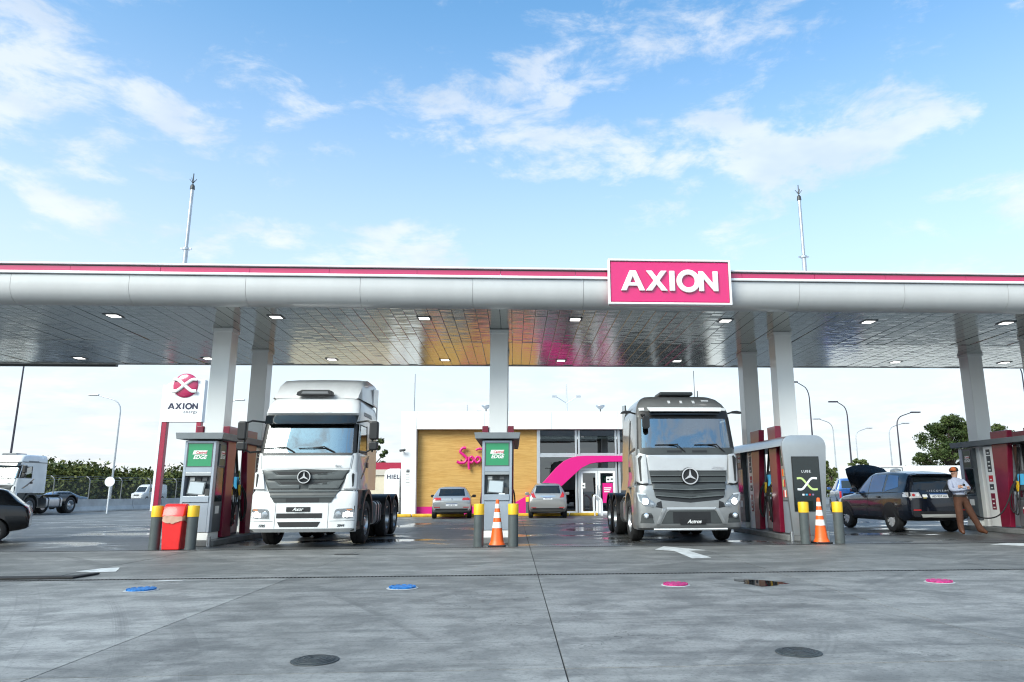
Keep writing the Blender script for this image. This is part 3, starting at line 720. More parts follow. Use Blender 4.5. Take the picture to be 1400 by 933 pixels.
# ------------------------------------------------------------------ wheels
def wheel_parts(parent, R_, W_, side, loc, style='truck', label=None):
    """wheel centred on loc, axis along x; side=+1/-1 tells where the outer face looks"""
    M = Matrix.Rotation(side * pi / 2, 4, 'Y')
    key = (R_, W_, side, style)
    if key not in WH:
        d = {}
        b = nb(); k = W_ / 2
        lathe(b, [(R_ * .60, -k), (R_ * .86, -k), (R_ * .97, -k * .8), (R_, -k * .55), (R_, -k * .1), (R_ * .985, -k * .08), (R_ * .985, k * .08), (R_, k * .1), (R_, k * .55), (R_ * .97, k * .8), (R_ * .86, k), (R_ * .66, k * .97), (R_ * .60, k * .8)], 36, M, False)
        d['tyre'] = obj('tyre', b, 'rubber', None, smooth=True)
        b = nb()
        if style == 'truck':
            lathe(b, [(R_ * .61, -k * .8), (R_ * .61, k * .80), (R_ * .57, k * .84), (R_ * .54, k * .45), (R_ * .46, k * .10), (R_ * .26, k * .05), (R_ * .25, k * .55), (R_ * .17, k * .75), (R_ * .02, k * .78)], 30, M)
            d['rim'] = obj('rim', b, 'steel', None, smooth=True)
            b = nb()
            for q in range(10): a = q * pi / 5; lathe(b, [(.024, 0), (.024, .07), (.01, .085)], 6, M @ Matrix.Translation((R_ * .35 * cos(a), R_ * .35 * sin(a), k * .06)))
            d['wheel_nuts'] = obj('wheel_nuts', b, 'chrome', None)
        elif style == 'rear':
            lathe(b, [(R_ * .61, -k * .8), (R_ * .61, k * .86), (R_ * .57, k * .9), (R_ * .52, k * .3), (R_ * .45, -k * .35), (R_ * .28, -k * .4), (R_ * .27, k * .35), (R_ * .2, k * .5), (R_ * .02, k * .52)], 30, M)
            d['rim'] = obj('rim', b, 'steel', None, smooth=True)
        else:
            lathe(b, [(R_ * .62, -k * .8), (R_ * .64, k * .86), (R_ * .60, k * .9), (R_ * .57, k * .2), (R_ * .02, k * .15)], 30, M)
            d['rim'] = obj('rim', b, 'dark_grey', None, smooth=True)
            b = nb(); ns = 10 if style == 'alloy' else 14
            for q in range(ns):
                a = 2 * pi * q / ns; wd_ = .035 if style == 'alloy' else .02
                bx(b, R_ * .1, R_ * .60, -wd_, wd_, k * .30, k * .75, M @ Matrix.Rotation(a, 4, 'Z'))
            lathe(b, [(R_ * .16, k * .2), (R_ * .15, k * .8), (R_ * .05, k * .85)], 14, M)
            d['spokes'] = obj('spokes', b, 'rim_silver' if style == 'alloy' else 'mid_grey', None)
        WH[key] = {n: o.data for n, o in d.items()}
        for o in d.values(): bpy.data.objects.remove(o)
    ms = WH[key]
    t = link('wheel', ms['tyre'], parent, loc)
    for n, me in ms.items():
        if n != 'tyre': link(n, me, t)
    return t
WH = {}

def star(parent, cx, cz, r, y, m='chrome'):
    b = nb(); ring_prism(b, circ(r, 32, cx, cz), circ(r * .86, 32, cx, cz), y - .035, y)
    for k in range(3):
        a = pi / 2 + k * 2 * pi / 3
        tip = (cx + r * .9 * cos(a), cz + r * .9 * sin(a)); l_ = (cx + r * .17 * cos(a + pi / 3), cz + r * .17 * sin(a + pi / 3)); r_ = (cx + r * .17 * cos(a - pi / 3), cz + r * .17 * sin(a - pi / 3))
        prism(b, [tip, l_, (cx, cz), r_], y - .035, y - .005)
    return obj('star_emblem', b, m, parent)

class Cab:
    def __init__(s, root, tab, p, yr):
        s.root, s.tab, s.p, s.yr = root, tab, p, yr
    def w(s, z): return interp(s.tab, z, 2)
    def F(s, x, z, off=0.0):
        w_ = s.w(z); d = interp(s.tab, z, 3); yc = interp(s.tab, z, 1); p = s.p
        def y(xx): q = min(abs(xx) / w_, .9995); return yc + d * (1 - (1 - q ** p) ** (1 / p))
        y0 = y(x); e = .01; gx = (y(x + e) - y(x - e)) / (2 * e); gz = (interp(s.tab, z + e, 1) - interp(s.tab, z - e, 1)) / (2 * e)
        n = Vector((gx, -1, gz)).normalized()
        return Vector((x, y0, z)) + n * off
    def S(s, side): return lambda y, z, off=0.0: Vector((side * (s.w(z) + off), y, z))
    def shell(s, name, zs, m, skip=None, xs=None, ys=None, cap=(False, False)):
        xs = xs or [-.999, -.985, -.955, -.90, -.80, -.6, -.4, -.2, 0, .2, .4, .6, .80, .90, .955, .985, .999]
        ys = ys or [.8, 1.4, 1.9]
        b = nb(); rows = []
        for z in zs:
            w_ = s.w(z); r = [s.F(q * w_, z) for q in xs]
            r += [Vector((w_, y, z)) for y in ys] + [Vector((w_, s.yr - .08, z)), Vector((w_ - .08, s.yr, z)), Vector((-w_ + .08, s.yr, z)), Vector((-w_, s.yr - .08, z))] + [Vector((-w_, y, z)) for y in ys[::-1]]
            rows.append([b.verts.new(v) for v in r])
        n = len(rows[0])
        for i in range(len(rows) - 1):
            for k in range(n):
                if skip and skip(k, n, zs[i], zs[i + 1]): continue
                b.faces.new((rows[i][k], rows[i][(k + 1) % n], rows[i + 1][(k + 1) % n], rows[i + 1][k]))
        if cap[0]: b.faces.new(rows[0][::-1])
        if cap[1]: b.faces.new(rows[-1])
        bmesh.ops.delete(b, geom=[v for v in b.verts if not v.link_faces], context='VERTS')
        bmesh.ops.recalc_face_normals(b, faces=b.faces[:])
        return obj(name, b, m, s.root, smooth=True)

def chassis(t, axles, length, track, front_axle, y_tank, tank_side, white_fender=False):
    for sx_ in (-1, 1): box('chassis_rail', 'dark_grey', t, sx_ * .42 - .04, sx_ * .42 + .04, .6, length, .72, .98, .01)
    b = nb(); bx(b, -.38, .38, .5, 1.9, .35, .95); lathe(b, [(.30, -.3), (.36, 0), (.30, .3)], 12, Matrix.Translation((0, 1.2, .62)) @ Matrix.Rotation(pi / 2, 4, 'X')); obj('engine', b, 'black_plastic', t)
    b = nb(); tube(b, [(-1.0, front_axle, .5), (-.6, front_axle, .42), (.6, front_axle, .42), (1.0, front_axle, .5)], .07, 8); obj('front_axle', b, 'dark_grey', t)
    for s in (-1, 1): wheel_parts(t, .505, .31, s, (s * (track - .155), front_axle, .505), 'truck')
    for a in axles:
        for s in (-1, 1):
            wheel_parts(t, .505, .29, s, (s * (track - .145), a, .505), 'rear'); wheel_parts(t, .505, .29, s, (s * (track - .47), a, .505), 'rear')
            b = nb(); pts = [(a + .62 * cos(q), .53 + .62 * sin(q)) for q in [R(6 + 168 * k / 14) for k in range(15)]]
            inn = [(a + .575 * cos(q), .53 + .575 * sin(q)) for q in [R(6 + 168 * k / 14) for k in range(15)]]
            prism(b, pts + inn[::-1], s * (track - .62), s * (track + .01), 'x'); obj('mudguard', b, 'black_plastic', t, smooth=True)
        b = nb(); tube(b, [(-track + .1, a, .505), (track - .1, a, .505)], .09, 8); lathe(b, [(.12, -.24), (.25, 0), (.12, .24)], 12, Matrix.Translation((0, a, .5))); obj('drive_axle', b, 'dark_grey', t, smooth=True)
    ym = sum(axles) / len(axles)
    b = nb(); lathe(b, [(.50, 0), (.52, .03), (.46, .07), (.10, .06)], 24, Matrix.Translation((0, ym - .1, 1.10))); bx(b, -.40, .40, ym - .35, ym + .15, 1.0, 1.1); obj('fifth_wheel', b, 'dark_grey', t)
    for s in tank_side:
        b = nb(); prism(b, rrect(.62, .58, .12, s * (track - .36), .68), y_tank[0], y_tank[1]); tk = obj('fuel_tank', b, 'steel', t, smooth=True)
        for yy in (y_tank[0] + .2, y_tank[1] - .2):
            b = nb(); o_, i_ = rrect(.66, .62, .13, s * (track - .36), .68), rrect(.622, .582, .12, s * (track - .36), .68); ring_prism(b, o_, i_, yy - .03, yy + .03); obj('strap', b, 'dark_grey', tk)

def wiper(t, F, x0, z0, x1, z1):
    b = nb(); A = F(x0, z0, .03); B = F((x0 + x1) / 2, (z0 + z1) / 2 + .07, .055); C = F(x1, z1, .035)
    tube(b, [A, B, C], .014, 6); d = Vector((.34, 0, .012)); D1 = F(x1 - .33, z1 - .005, .022); D2 = F(min(x1 + .22, .98), z1 + .012, .022); tube(b, [D1, C, D2], .010, 6)
    obj('wiper', b, 'black_plastic', t)

def headlamp_disc(t, F, x, z, r, parent):
    pt = F(x, z, .012); q = (F(x, z, .1) - F(x, z, 0)).to_track_quat('Z', 'Y').to_matrix().to_4x4()
    b = nb(); lathe(b, [(r * 1.15, -.02), (r * 1.12, .004), (r * 1.0, .006)], 20, Matrix.Translation(pt) @ q); obj('reflector', b, 'lamp_housing', parent, smooth=True)
    b = nb(); lathe(b, [(r * .98, -.01), (r * .8, .018), (r * .4, .03), (.004, .033)], 20, Matrix.Translation(pt) @ q); obj('bulb_lens', b, 'lamp_hot', parent, smooth=True)

# ------------------------------------------------------------------ white tractor unit
def white_truck(label, loc, rz, axles, length, deflector=True, lit=True, group=None):
    t = thing('truck_tractor', label, 'truck', loc, rz, group)
    tab = [(.34, .08, 1.15, .30), (.42, .0, 1.17, .30), (1.16, .03, 1.17, .30), (1.21, .07, 1.155, .28), (1.25, .10, 1.13, .26), (1.70, .12, 1.125, .25), (2.04, .15, 1.12, .24), (2.09, .17, 1.115, .22), (2.76, .36, 1.09, .20), (2.98, .38, 1.085, .22), (3.02, .33, 1.085, .25), (3.22, .40, 1.06, .3), (3.36, .52, 1.01, .36), (3.42, .66, .95, .4), (3.45, .9, .86, .4)]
    yr = 2.55
    c = Cab(t, tab, 4.2, yr); F = c.F
    c.shell('cab_body', [1.25, 1.45, 1.7, 1.9, 2.04, 2.09], 'truck_white', cap=(True, False))
    def skip(k, n, za, zb):
        if 2.08 <= za < 2.755 and 1 <= k <= 14: return True          # windscreen
        if 2.08 <= za < 2.755 and k in (16, n - 2) : return True     # door windows
        return False
    c.shell('cab_upper', [2.09, 2.3, 2.55, 2.76, 2.98, 3.02, 3.12, 3.22, 3.30, 3.36, 3.42, 3.45], 'truck_white', skip, ys=[1.25, 1.4, 1.9], cap=(False, True))
    panel('windscreen', [(-1.02, 2.085), (1.02, 2.085), (.985, 2.76), (-.985, 2.76)], F, 'windscreen', t, .008, -.004, .1, .15)
    for s in (-1, 1):
        panel('pillar', [(s * 1.0, 2.08), (s * 1.075, 2.08), (s * 1.04, 2.77), (s * .965, 2.77)], F, 'black_plastic', t, .03, .004, .03, .2)
        ws = panel('door_window', [(.45, 2.14), (1.25, 2.12), (1.25, 2.74), (.58, 2.74)], c.S(s), 'windscreen', t, .006, -.002, 0, .3)
        panel('window_seal', [(.40, 2.10), (1.30, 2.08), (1.30, 2.13), (.45, 2.15)], c.S(s), 'black_plastic', t, .02, .006, 0, 0)
        panel('window_seal', [(1.25, 2.1), (1.30, 2.1), (1.30, 2.78), (1.25, 2.78)], c.S(s), 'black_plastic', t, .02, .006, 0, .3)
        dr = panel('door', [(.42, 1.28), (1.42, 1.28), (1.42, 2.07), (.42, 2.07)], c.S(s), 'truck_white', t, .02, .008, 0, .25, bev=.004)
        panel('door_handle', [(1.18, 1.78), (1.38, 1.78), (1.38, 1.9), (1.18, 1.9)], c.S(s), 'black_plastic', dr, .02, .02, 0, 0)
        for q in range(4): panel('stripe', [(.55 + .1 * q, 1.5 + .05 * q), (.70 + .1 * q, 1.5 + .05 * q), (1.35 + .06 * q, 1.92 + .05 * q), (1.25 + .06 * q, 1.92 + .05 * q)], c.S(s), 'decal_brown' if q % 2 else 'mid_grey', dr, .002, .0105, 0, 0)
        b = nb(); prism(b, [(.12, .36), (.12, .9), (.40, 1.27), (.88, 1.27), (.98, 1.0), (.86, .62), (.84, .36)], s * .9, s * 1.135, 'x'); st = obj('step_unit', b, 'grille_grey', t, bev=.02)
        for zz in (.45, .82): box('step', 'black_plastic', st, min(s * 1.137, s * 1.16), max(s * 1.137, s * 1.16), .35, .78, zz, zz + .1)
        b = nb(); a0 = 1.36
        pts = [(a0 + .66 * cos(q), .55 + .72 * sin(q)) for q in [R(-8 + 196 * k / 18) for k in range(19)]]; inn = [(a0 + .57 * cos(q), .55 + .62 * sin(q)) for q in [R(-8 + 196 * k / 18) for k in range(19)]]
        prism(b, pts + inn[::-1], s * .82, s * 1.185, 'x'); obj('wheel_arch', b, 'grille_grey', t, smooth=True)
        panel('marker_light', [(.9, 3.0), (1.8, 3.0), (1.75, 3.09), (.95, 3.09)], c.S(s), 'mid_grey', t, .02, .012, 0, 0)
        panel('corner_deflector', [(s * .86, 1.28), (s * 1.10, 1.28), (s * 1.10, 1.64), (s * 1.0, 1.67), (s * .92, 1.60)], F, 'truck_white', t, .06, .05, .05, .1, bev=.012)
        panel('deflector_slot', [(s * 1.035, 1.32), (s * 1.055, 1.34), (s * 1.06, 1.60), (s * 1.03, 1.63), (s * 1.015, 1.58)], F, 'black_plastic', t, .02, .056, .03, .1)
        # mirrors
        mr = thing_part('mirror', t)
        b = nb(); tube(b, [(s * 1.02, .45, 2.80), (s * 1.30, .22, 2.82), (s * 1.40, .2, 2.78)], .022, 8); tube(b, [(s * 1.06, .42, 2.14), (s * 1.3, .22, 2.1), (s * 1.42, .2, 2.16)], .022, 8); tube(b, [(s * 1.44, .22, 2.1), (s * 1.44, .22, 2.8)], .022, 8); obj('mirror_arm', b, 'black_plastic', mr, smooth=True)
        b = nb(); prism(b, rrect(.20, .42, .05, s * 1.48, 2.59), .08, .24); obj('mirror_housing', b, 'black_plastic', mr, bev=.03)
        b = nb(); prism(b, rrect(.20, .20, .05, s * 1.48, 2.24), .08, .24); obj('mirror_housing', b, 'black_plastic', mr, bev=.03)
    c.shell('bumper', [.34, .42, .7, .95, 1.16, 1.21, 1.25], 'truck_white', lambda k, n, za, zb: k in range(16, n - 1), cap=(False, False))
    box('bumper_core', 'black_plastic', t, -1.05, 1.05, .32, .5, .4, 1.24)
    # visor, roof panel, grille
    panel('sun_visor', [(-1.03, 2.75), (1.03, 2.75), (1.05, 2.955), (-1.05, 2.955)], lambda x, z, o: F(x, z, o) + Vector((0, -.10 * max(0, (2.98 - z) / .23) - .03, 0)), 'tinted_glass', t, .014, .02, .12, .1)
    tx = text('lettering', 'Mercedes-Benz', .17, 'truck_light_grey', t, (-.08, .328, 3.04), rot=(R(70), 0, 0), bold=.003, shear=.2, ext=.003)
    GP = [(-.97, 1.70), (-.86, 1.69), (0, 1.715), (.86, 1.69), (.97, 1.70), (.80, 1.26), (.62, .985), (-.62, .985), (-.80, 1.26)]
    panel('grille', GP, F, 'grille_grey', t, .05, .016, .12, .03)
    for (z0, z1, w0, wi, m_) in ((1.50, 1.665, .88, .62, 0), (1.285, 1.45, .80, .54, 0)):
        for s in (-1, 1):
            panel('grille_bar', [(s * .10, z0), (s * (w0 - .05), z0), (s * (w0 + .06), z1 + .02), (s * (w0 - .16), z1), (s * wi, z0 + .085), (s * .10, z0 + .085)], F, 'grille_mid', t, .05, .045, .1, .1, bev=.006)
        panel('grille_opening', [(-wi + .05, z0 + .095), (wi - .05, z0 + .095), (wi + .03, z1 - .01), (-wi - .03, z1 - .01)], F, 'black_plastic', t, .02, .018, .12, .1)
    for zz, ww in ((1.20, .76), (1.09, .70)): panel('grille_bar', [(-ww, zz), (ww, zz), (ww + .02, zz + .035), (-ww - .02, zz + .035)], F, 'grille_mid', t, .03, .034, .12, .03)
    panel('grille_opening', [(-.36, 1.0), (.36, 1.0), (.36, 1.08), (-.36, 1.08)], F, 'black_plastic', t, .02, .024, .12, .03)
    star(t, 0, 1.545, .145, .03)
    b = nb(); lathe(b, [(.15, 0), (.14, .05)], 24, Matrix.Translation((0, .10, 1.545)) @ Matrix.Rotation(pi / 2, 4, 'X')); obj('emblem_base', b, 'black_plastic', t)
    panel('bonnet_panel', [(-.96, 1.725), (.96, 1.725), (1.0, 2.02), (-1.0, 2.02)], F, 'truck_white', t, .02, .012, .12, .15, bev=.005)
    text('lettering', 'Axor', .07, 'mid_grey', t, (.72, .098, 1.77), shear=.3)
    panel('windscreen_sill', [(-1.0, 2.03), (1.0, 2.03), (1.02, 2.085), (-1.02, 2.085)], F, 'dark_grey', t, .03, .012, .12, 0)
    wiper(t, F, -.28, 2.09, -.72, 2.19); wiper(t, F, .62, 2.09, .12, 2.19)
    # panel gaps
    panel('panel_gap', [(-1.12, 1.232), (-.79, 1.232), (-.79, 1.244), (-1.12, 1.244)], F, 'dark_grey', t, .01, .004, .08, 0); panel('panel_gap', [(.79, 1.232), (1.12, 1.232), (1.12, 1.244), (.79, 1.244)], F, 'dark_grey', t, .01, .004, .08, 0)
    for s in (-1, 1):
        panel('panel_gap', [(s * .575, .43), (s * .583, .43), (s * .583, .985), (s * .575, .985)], F, 'mid_grey', t, .006, .003, 0, .1)
        panel('panel_gap', [(s * .62, .575), (s * 1.14, .582), (s * 1.14, .59), (s * .62, .583)], F, 'mid_grey', t, .006, .003, .08, 0)
        panel('panel_gap', [(s * .99, 1.72), (s * 1.0, 1.72), (s * 1.035, 2.03), (s * 1.025, 2.03)], F, 'mid_grey', t, .006, .004, 0, .1)
    panel('panel_gap', [(-1.05, 2.965), (1.05, 2.965), (1.05, 2.98), (-1.05, 2.98)], F, 'dark_grey', t, .01, .008, .1, 0)
    # bumper details
    panel('intake', [(-.55, .645), (.45, .645), (.45, .75), (-.55, .75)], F, 'black_plastic', t, .02, .006, .12, 0)
    panel('intake', [(-.46, .455), (.36, .455), (.42, .565), (-.52, .565)], F, 'black_plastic', t, .02, .006, .12, 0)
    pl = panel('number_plate', [(-.34, .785), (.18, .785), (.18, .885), (-.34, .885)], F, 'black_plastic', t, .02, .016, .12, 0)
    text('lettering', 'Axor', .105, 'label_white', pl, (-.08, -.034, .805), shear=.35, bold=.002)
    for s in (-1, 1):
        hl = panel('headlight', [(s * .70, .635), (s * 1.10, .655), (s * 1.12, .83), (s * 1.06, .855), (s * .76, .84), (s * .72, .80)], F, 'lamp_housing', t, .03, .006, .06, .1)
        if lit: headlamp_disc(t, F, s * .99, .725, .075, hl); panel('bulb_lens', [(s * .90, .66), (s * 1.09, .67), (s * 1.10, .765), (s * .90, .76)], F, 'lamp_hot', hl, .01, .010, .05, .05)
        b = nb(); pt = F(s * .80, .725, .01); lathe(b, [(.07, 0), (.065, .02), (.02, .026)], 16, Matrix.Translation(pt) @ Matrix.Rotation(pi / 2, 4, 'X')); obj('reflector', b, 'chrome', hl, smooth=True)
        panel('indicator', [(s * .97, .80), (s * 1.08, .81), (s * 1.08, .84), (s * .97, .835)], F, 'amber', hl, .01, .012, .05, 0)
        panel('headlight_cover', [(s * .70, .635), (s * 1.10, .655), (s * 1.12, .83), (s * 1.06, .855), (s * .76, .84), (s * .72, .80)], F, GL_CLEAR, hl, .004, .048, .06, .1)
        tx = text('lettering', '1725' if s < 0 else '2044', .075, 'dark_grey', t, (s * .86, F(s * .86, .45).y - .004, .46), bold=.002, shear=.2); tx.rotation_euler = (pi / 2, 0, s * R(8))
    if lit is False: pass
    # interior
    interior(t, c, 2.06, 'seat_grey', False)
    if deflector:
        b = nb(); prof_ = [(.62, 3.40), (.72, 3.52), (1.02, 3.80), (1.3, 3.92), (1.7, 3.99), (2.45, 3.97)]
        rows = []
        for (y, z) in prof_:
            hw = .99 + .07 * (y - .62) / 1.8; zb = 3.38
            pts = [(-hw - .03, zb)] + [(-hw, zb + (z - zb) * .55), (-hw * .985, zb + (z - zb) * .84), (-hw * .93, z - .018), (-hw * .7, z)] + [(0, z + .01)] + [(hw * .7, z), (hw * .93, z - .018), (hw * .985, zb + (z - zb) * .84), (hw, zb + (z - zb) * .55), (hw + .03, zb)]
            rows.append([b.verts.new((x, y, zz)) for x, zz in pts])
        for a, c2 in zip(rows, rows[1:]):
            for k in range(len(a) - 1): b.faces.new((a[k], a[k + 1], c2[k + 1], c2[k]))
        b.faces.new(rows[-1]); bmesh.ops.recalc_face_normals(b, faces=b.faces[:])
        obj('roof_deflector', b, 'truck_white', t, smooth=True)
        b = nb()
        for s in (-1, 1): bx(b, s * .30 - .002, s * .30 + .002, .66, 1.35, 3.46, 3.47)
        for s in (-1, 1):
            b2 = nb(); prism(b2, [(2.5, 1.3), (2.56, 1.3), (2.60, 3.86), (2.0, 3.80), (1.95, 3.4), (2.5, 3.35)], s * 1.055, s * 1.085, 'x'); obj('side_fairing', b2, 'truck_white', t, bev=.01)
        b.free()
        b = nb(); prism(b, [(-.42, 3.44), (.42, 3.44), (.40, 3.54), (.33, 3.57), (-.30, 3.57), (-.40, 3.52)], .42, .62); obj('roof_hatch', b, 'black_plastic', t, bev=.012)
        b = nb(); prism(b, [(-.30, 3.475), (.33, 3.475), (.31, 3.53), (-.27, 3.53)], .405, .43); obj('hatch_pane', b, 'mid_grey', t)
    else:
        b = nb(); prism(b, [(-.45, 3.44), (.45, 3.44), (.40, 3.53), (-.40, 3.53)], .75, 1.6); obj('roof_hatch', b, 'mid_grey', t, bev=.02)
        panel('roof_stripe', [(.5, 2.99), (2.5, 2.99), (2.5, 3.03), (.5, 3.03)], c.S(1), 'dark_grey', t, .02, .01, 0, 0)
    chassis(t, axles, length, 1.17, 1.36, (2.75, axles[0] - .75), (1, -1) if axles[0] > 3.9 else ())
    return t
def thing_part(name, parent):
    o = bpy.data.objects.new(name, None); COL.objects.link(o); o.parent = parent; o.empty_display_size = .1
    return o
GL_CLEAR = glass('clear_cover', (.92, .93, .94), .06, .8)
def interior(t, c, zs, seatm, driver):
    b = nb(); bx(b, -1.0, 1.0, .62, 1.0, zs - .22, zs - .02); d = obj('dashboard', b, 'interior', t, bev=.04)
    for s in (-1, 1):
        b = nb(); bx(b, s * .55 - .25, s * .55 + .25, 1.25, 1.75, 1.3, zs - .25); bx(b, s * .55 - .25, s * .55 + .25, 1.65, 1.85, zs - .2, zs + .45); bx(b, s * .55 - .13, s * .55 + .13, 1.68, 1.82, zs + .46, zs + .66); obj('seat', b, seatm, t, bev=.04)
    b = nb(); bx(b, -1.02, 1.02, 2.25, 2.3, 1.3, 3.2); obj('sleeper_wall', b, 'curtain', t)
    b = nb(); M = Matrix.Translation((.55, 1.02, zs + .04)) @ Matrix.Rotation(R(-55), 4, 'X')
    pts = [M @ Vector((.22 * cos(2 * pi * k / 20), .22 * sin(2 * pi * k / 20), 0)) for k in range(21)]; tube(b, pts, .018, 6, cap=False); tube(b, [M @ Vector((0, 0, 0)), M @ Vector((0, 0, -.3))], .03, 6)
    for a in (0, 120, 240): tube(b, [M @ Vector((0, 0, 0)), M @ Vector((.2 * cos(R(a - 90)), .2 * sin(R(a - 90)), 0))], .015, 6)
    obj('steering_wheel', b, 'dark_grey', t)
white_truck('white tractor truck with roof deflector and lit headlights at the left pump lane', (-4.70, 16.63, 0), 0.0, [4.25, 5.55], 6.3)
white_truck('plain white tractor truck with bare chassis parked far left by the concrete barrier', (-29.3, 43.0, 0), R(-4), [4.9], 6.6, deflector=False, lit=False)

# ------------------------------------------------------------------ grey tractor unit
def grey_truck(loc):
    t = thing('truck_tractor', 'silver grey tractor truck with driver and lit headlights at the right pump lane', 'truck', loc, 0)
    tab = [(.31, .10, 1.20, .34), (.36, .03, 1.235, .34), (.46, .0, 1.245, .34), (.86, .0, 1.245, .34), (1.20, .04, 1.245, .33), (1.32, .07, 1.235, .32), (1.36, .10, 1.20, .28), (1.66, .11, 1.20, .28), (2.03, .13, 1.195, .26), (2.19, .15, 1.19, .24), (2.92, .34, 1.145, .2), (3.06, .37, 1.135, .2), (3.15, .42, 1.12, .24), (3.30, .52, 1.06, .34), (3.43, .68, .97, .42), (3.52, .92, .86, .46), (3.555, 1.2, .76, .46)]
    c = Cab(t, tab, 4.6, 2.45); F = c.F
    c.shell('bumper', [.31, .36, .46, .7, .86, 1.05, 1.20, 1.32, 1.36], 'truck_grey', lambda k, n, za, zb: k in range(16, n - 1))
    c.shell('cab_body', [1.32, 1.36, 1.5, 1.66, 1.85, 2.03, 2.19], 'truck_grey', cap=(True, False))
    def skip(k, n, za, zb):
        if 2.18 <= za < 2.915 and 1 <= k <= 14: return True
        if 2.18 <= za < 2.915 and k in (16, n - 2): return True
        return False
    c.shell('cab_upper', [2.19, 2.4, 2.65, 2.92, 3.06, 3.15, 3.22, 3.30, 3.37, 3.43, 3.48, 3.52, 3.555], 'truck_grey', skip, ys=[1.25, 1.4, 1.9], cap=(False, True))
    box('bumper_core', 'black_plastic', t, -1.1, 1.1, .36, .5, .4, 1.30)
    panel('windscreen', [(-1.10, 2.185), (1.10, 2.185), (1.06, 2.925), (-1.06, 2.925)], F, 'windscreen', t, .008, -.004, .1, .15)
    panel('cowl', [(-1.11, 2.035), (1.11, 2.035), (1.13, 2.20), (-1.13, 2.20)], F, 'grille_grey', t, .03, .012, .1, .1)
    for s in (-1, 1): panel('cowl_recess', [(s * .12, 2.085), (s * .12 + s * .36, 2.085), (s * .12 + s * .36, 2.135), (s * .12, 2.135)], F, 'black_plastic', t, .02, .016, .1, 0)
    panel('visor_band', [(-1.09, 2.915), (1.09, 2.915), (1.085, 3.09), (-1.085, 3.09)], F, 'black_plastic', t, .03, .012, .1, .1)
    panel('sun_visor', [(-.84, 3.065), (.88, 3.065), (.92, 3.165), (-.90, 3.165)], lambda x, z, o: F(x, z, o) + Vector((0, -.16 + .5 * (3.15 - z) * -1, 0)), 'plate_white', t, .03, .02, .1, 0)
    panel('visor_shade', [(-.86, 2.995), (.86, 2.995), (.86, 3.08), (-.86, 3.08)], lambda x, z, o: F(x, z, o) + Vector((0, -.12, 0)), 'tinted_glass', t, .012, .02, .1, 0)
    for s in (-1, 1):
        panel('pillar', [(s * 1.07, 2.18), (s * 1.17, 2.18), (s * 1.125, 2.95), (s * 1.03, 2.95)], F, 'black_plastic', t, .03, .006, .03, .2)
        panel('marker_light', [(s * .94, 3.10), (s * 1.06, 3.10), (s * 1.06, 3.17), (s * .94, 3.17)], F, 'plate_white', t, .02, .03, .05, 0)
        panel('door_window', [(.45, 2.22), (1.25, 2.16), (1.25, 2.88), (.56, 2.88)], c.S(s), 'windscreen', t, .006, -.002, 0, .3)
        panel('window_seal', [(1.25, 2.1), (1.31, 2.1), (1.31, 2.94), (1.25, 2.94)], c.S(s), 'black_plastic', t, .02, .006, 0, .3)
        panel('window_seal', [(.40, 2.16), (1.28, 2.11), (1.28, 2.16), (.44, 2.22)], c.S(s), 'black_plastic', t, .02, .006, 0, 0)
        d = panel('door', [(.44, 1.30), (1.40, 1.30), (1.40, 2.10), (.44, 2.14)], c.S(s), 'truck_grey', t, .02, .007, 0, .25, bev=.004)
        panel('door_handle', [(1.2, 1.66), (1.36, 1.66), (1.36, 1.78), (1.2, 1.78)], c.S(s), 'black_plastic', d, .02, .014, 0, 0)
        panel('side_skirt', [(1.45, 1.22), (2.45, 1.22), (2.45, 3.0), (1.45, 3.0)], c.S(s), 'truck_grey', t, .01, .005, 0, .3)
        b = nb(); prism(b, [(.14, .36), (.14, .9), (.34, 1.30), (.84, 1.30), (.94, 1.0), (.82, .62), (.80, .36)], s * .95, s * 1.205, 'x'); st = obj('step_unit', b, 'truck_grey', t, bev=.02)
        for zz in (.5, .85): box('step', 'black_plastic', st, min(s * 1.207, s * 1.23), max(s * 1.207, s * 1.23), .36, .74, zz, zz + .1)
        b = nb(); a0 = 1.36
        pts = [(a0 + .66 * cos(q), .55 + .72 * sin(q)) for q in [R(-8 + 196 * k / 18) for k in range(19)]]; inn = [(a0 + .57 * cos(q), .55 + .62 * sin(q)) for q in [R(-8 + 196 * k / 18) for k in range(19)]]
        prism(b, pts + inn[::-1], s * .86, s * 1.245, 'x'); obj('wheel_arch', b, 'truck_grey', t, smooth=True)
        # corner air deflectors beside the bonnet
        panel('corner_deflector', [(s * .95, 1.36), (s * 1.08, 1.34), (s * 1.185, 1.42), (s * 1.185, 2.0), (s * 1.13, 2.06), (s * .99, 2.04)], F, 'truck_light_grey', t, .05, .04, .04, .1, bev=.010)
        panel('deflector_slot', [(s * 1.09, 1.42), (s * 1.12, 1.42), (s * 1.15, 1.95), (s * 1.10, 2.02), (s * 1.07, 2.0), (s * 1.10, 1.9)], F, 'black_plastic', t, .02, .05, .03, .1)
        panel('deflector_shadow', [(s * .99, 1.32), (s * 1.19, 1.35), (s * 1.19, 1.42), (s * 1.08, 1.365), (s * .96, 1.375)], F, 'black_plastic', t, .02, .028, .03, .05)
        # headlight
        HP = [(s * .78, .86), (s * .86, .82), (s * 1.06, .86), (s * 1.18, .98), (s * 1.215, 1.16), (s * 1.04, 1.14), (s * .96, 1.02), (s * .84, .93)]
        hl = panel('headlight', HP, F, 'lamp_housing', t, .03, .004, .05, .08)
        panel('headlight_bezel', [(s * 1.02, 1.135), (s * 1.215, 1.16), (s * 1.215, 1.12), (s * 1.04, 1.105)], F, 'plate_white', hl, .01, .014, .05, 0)
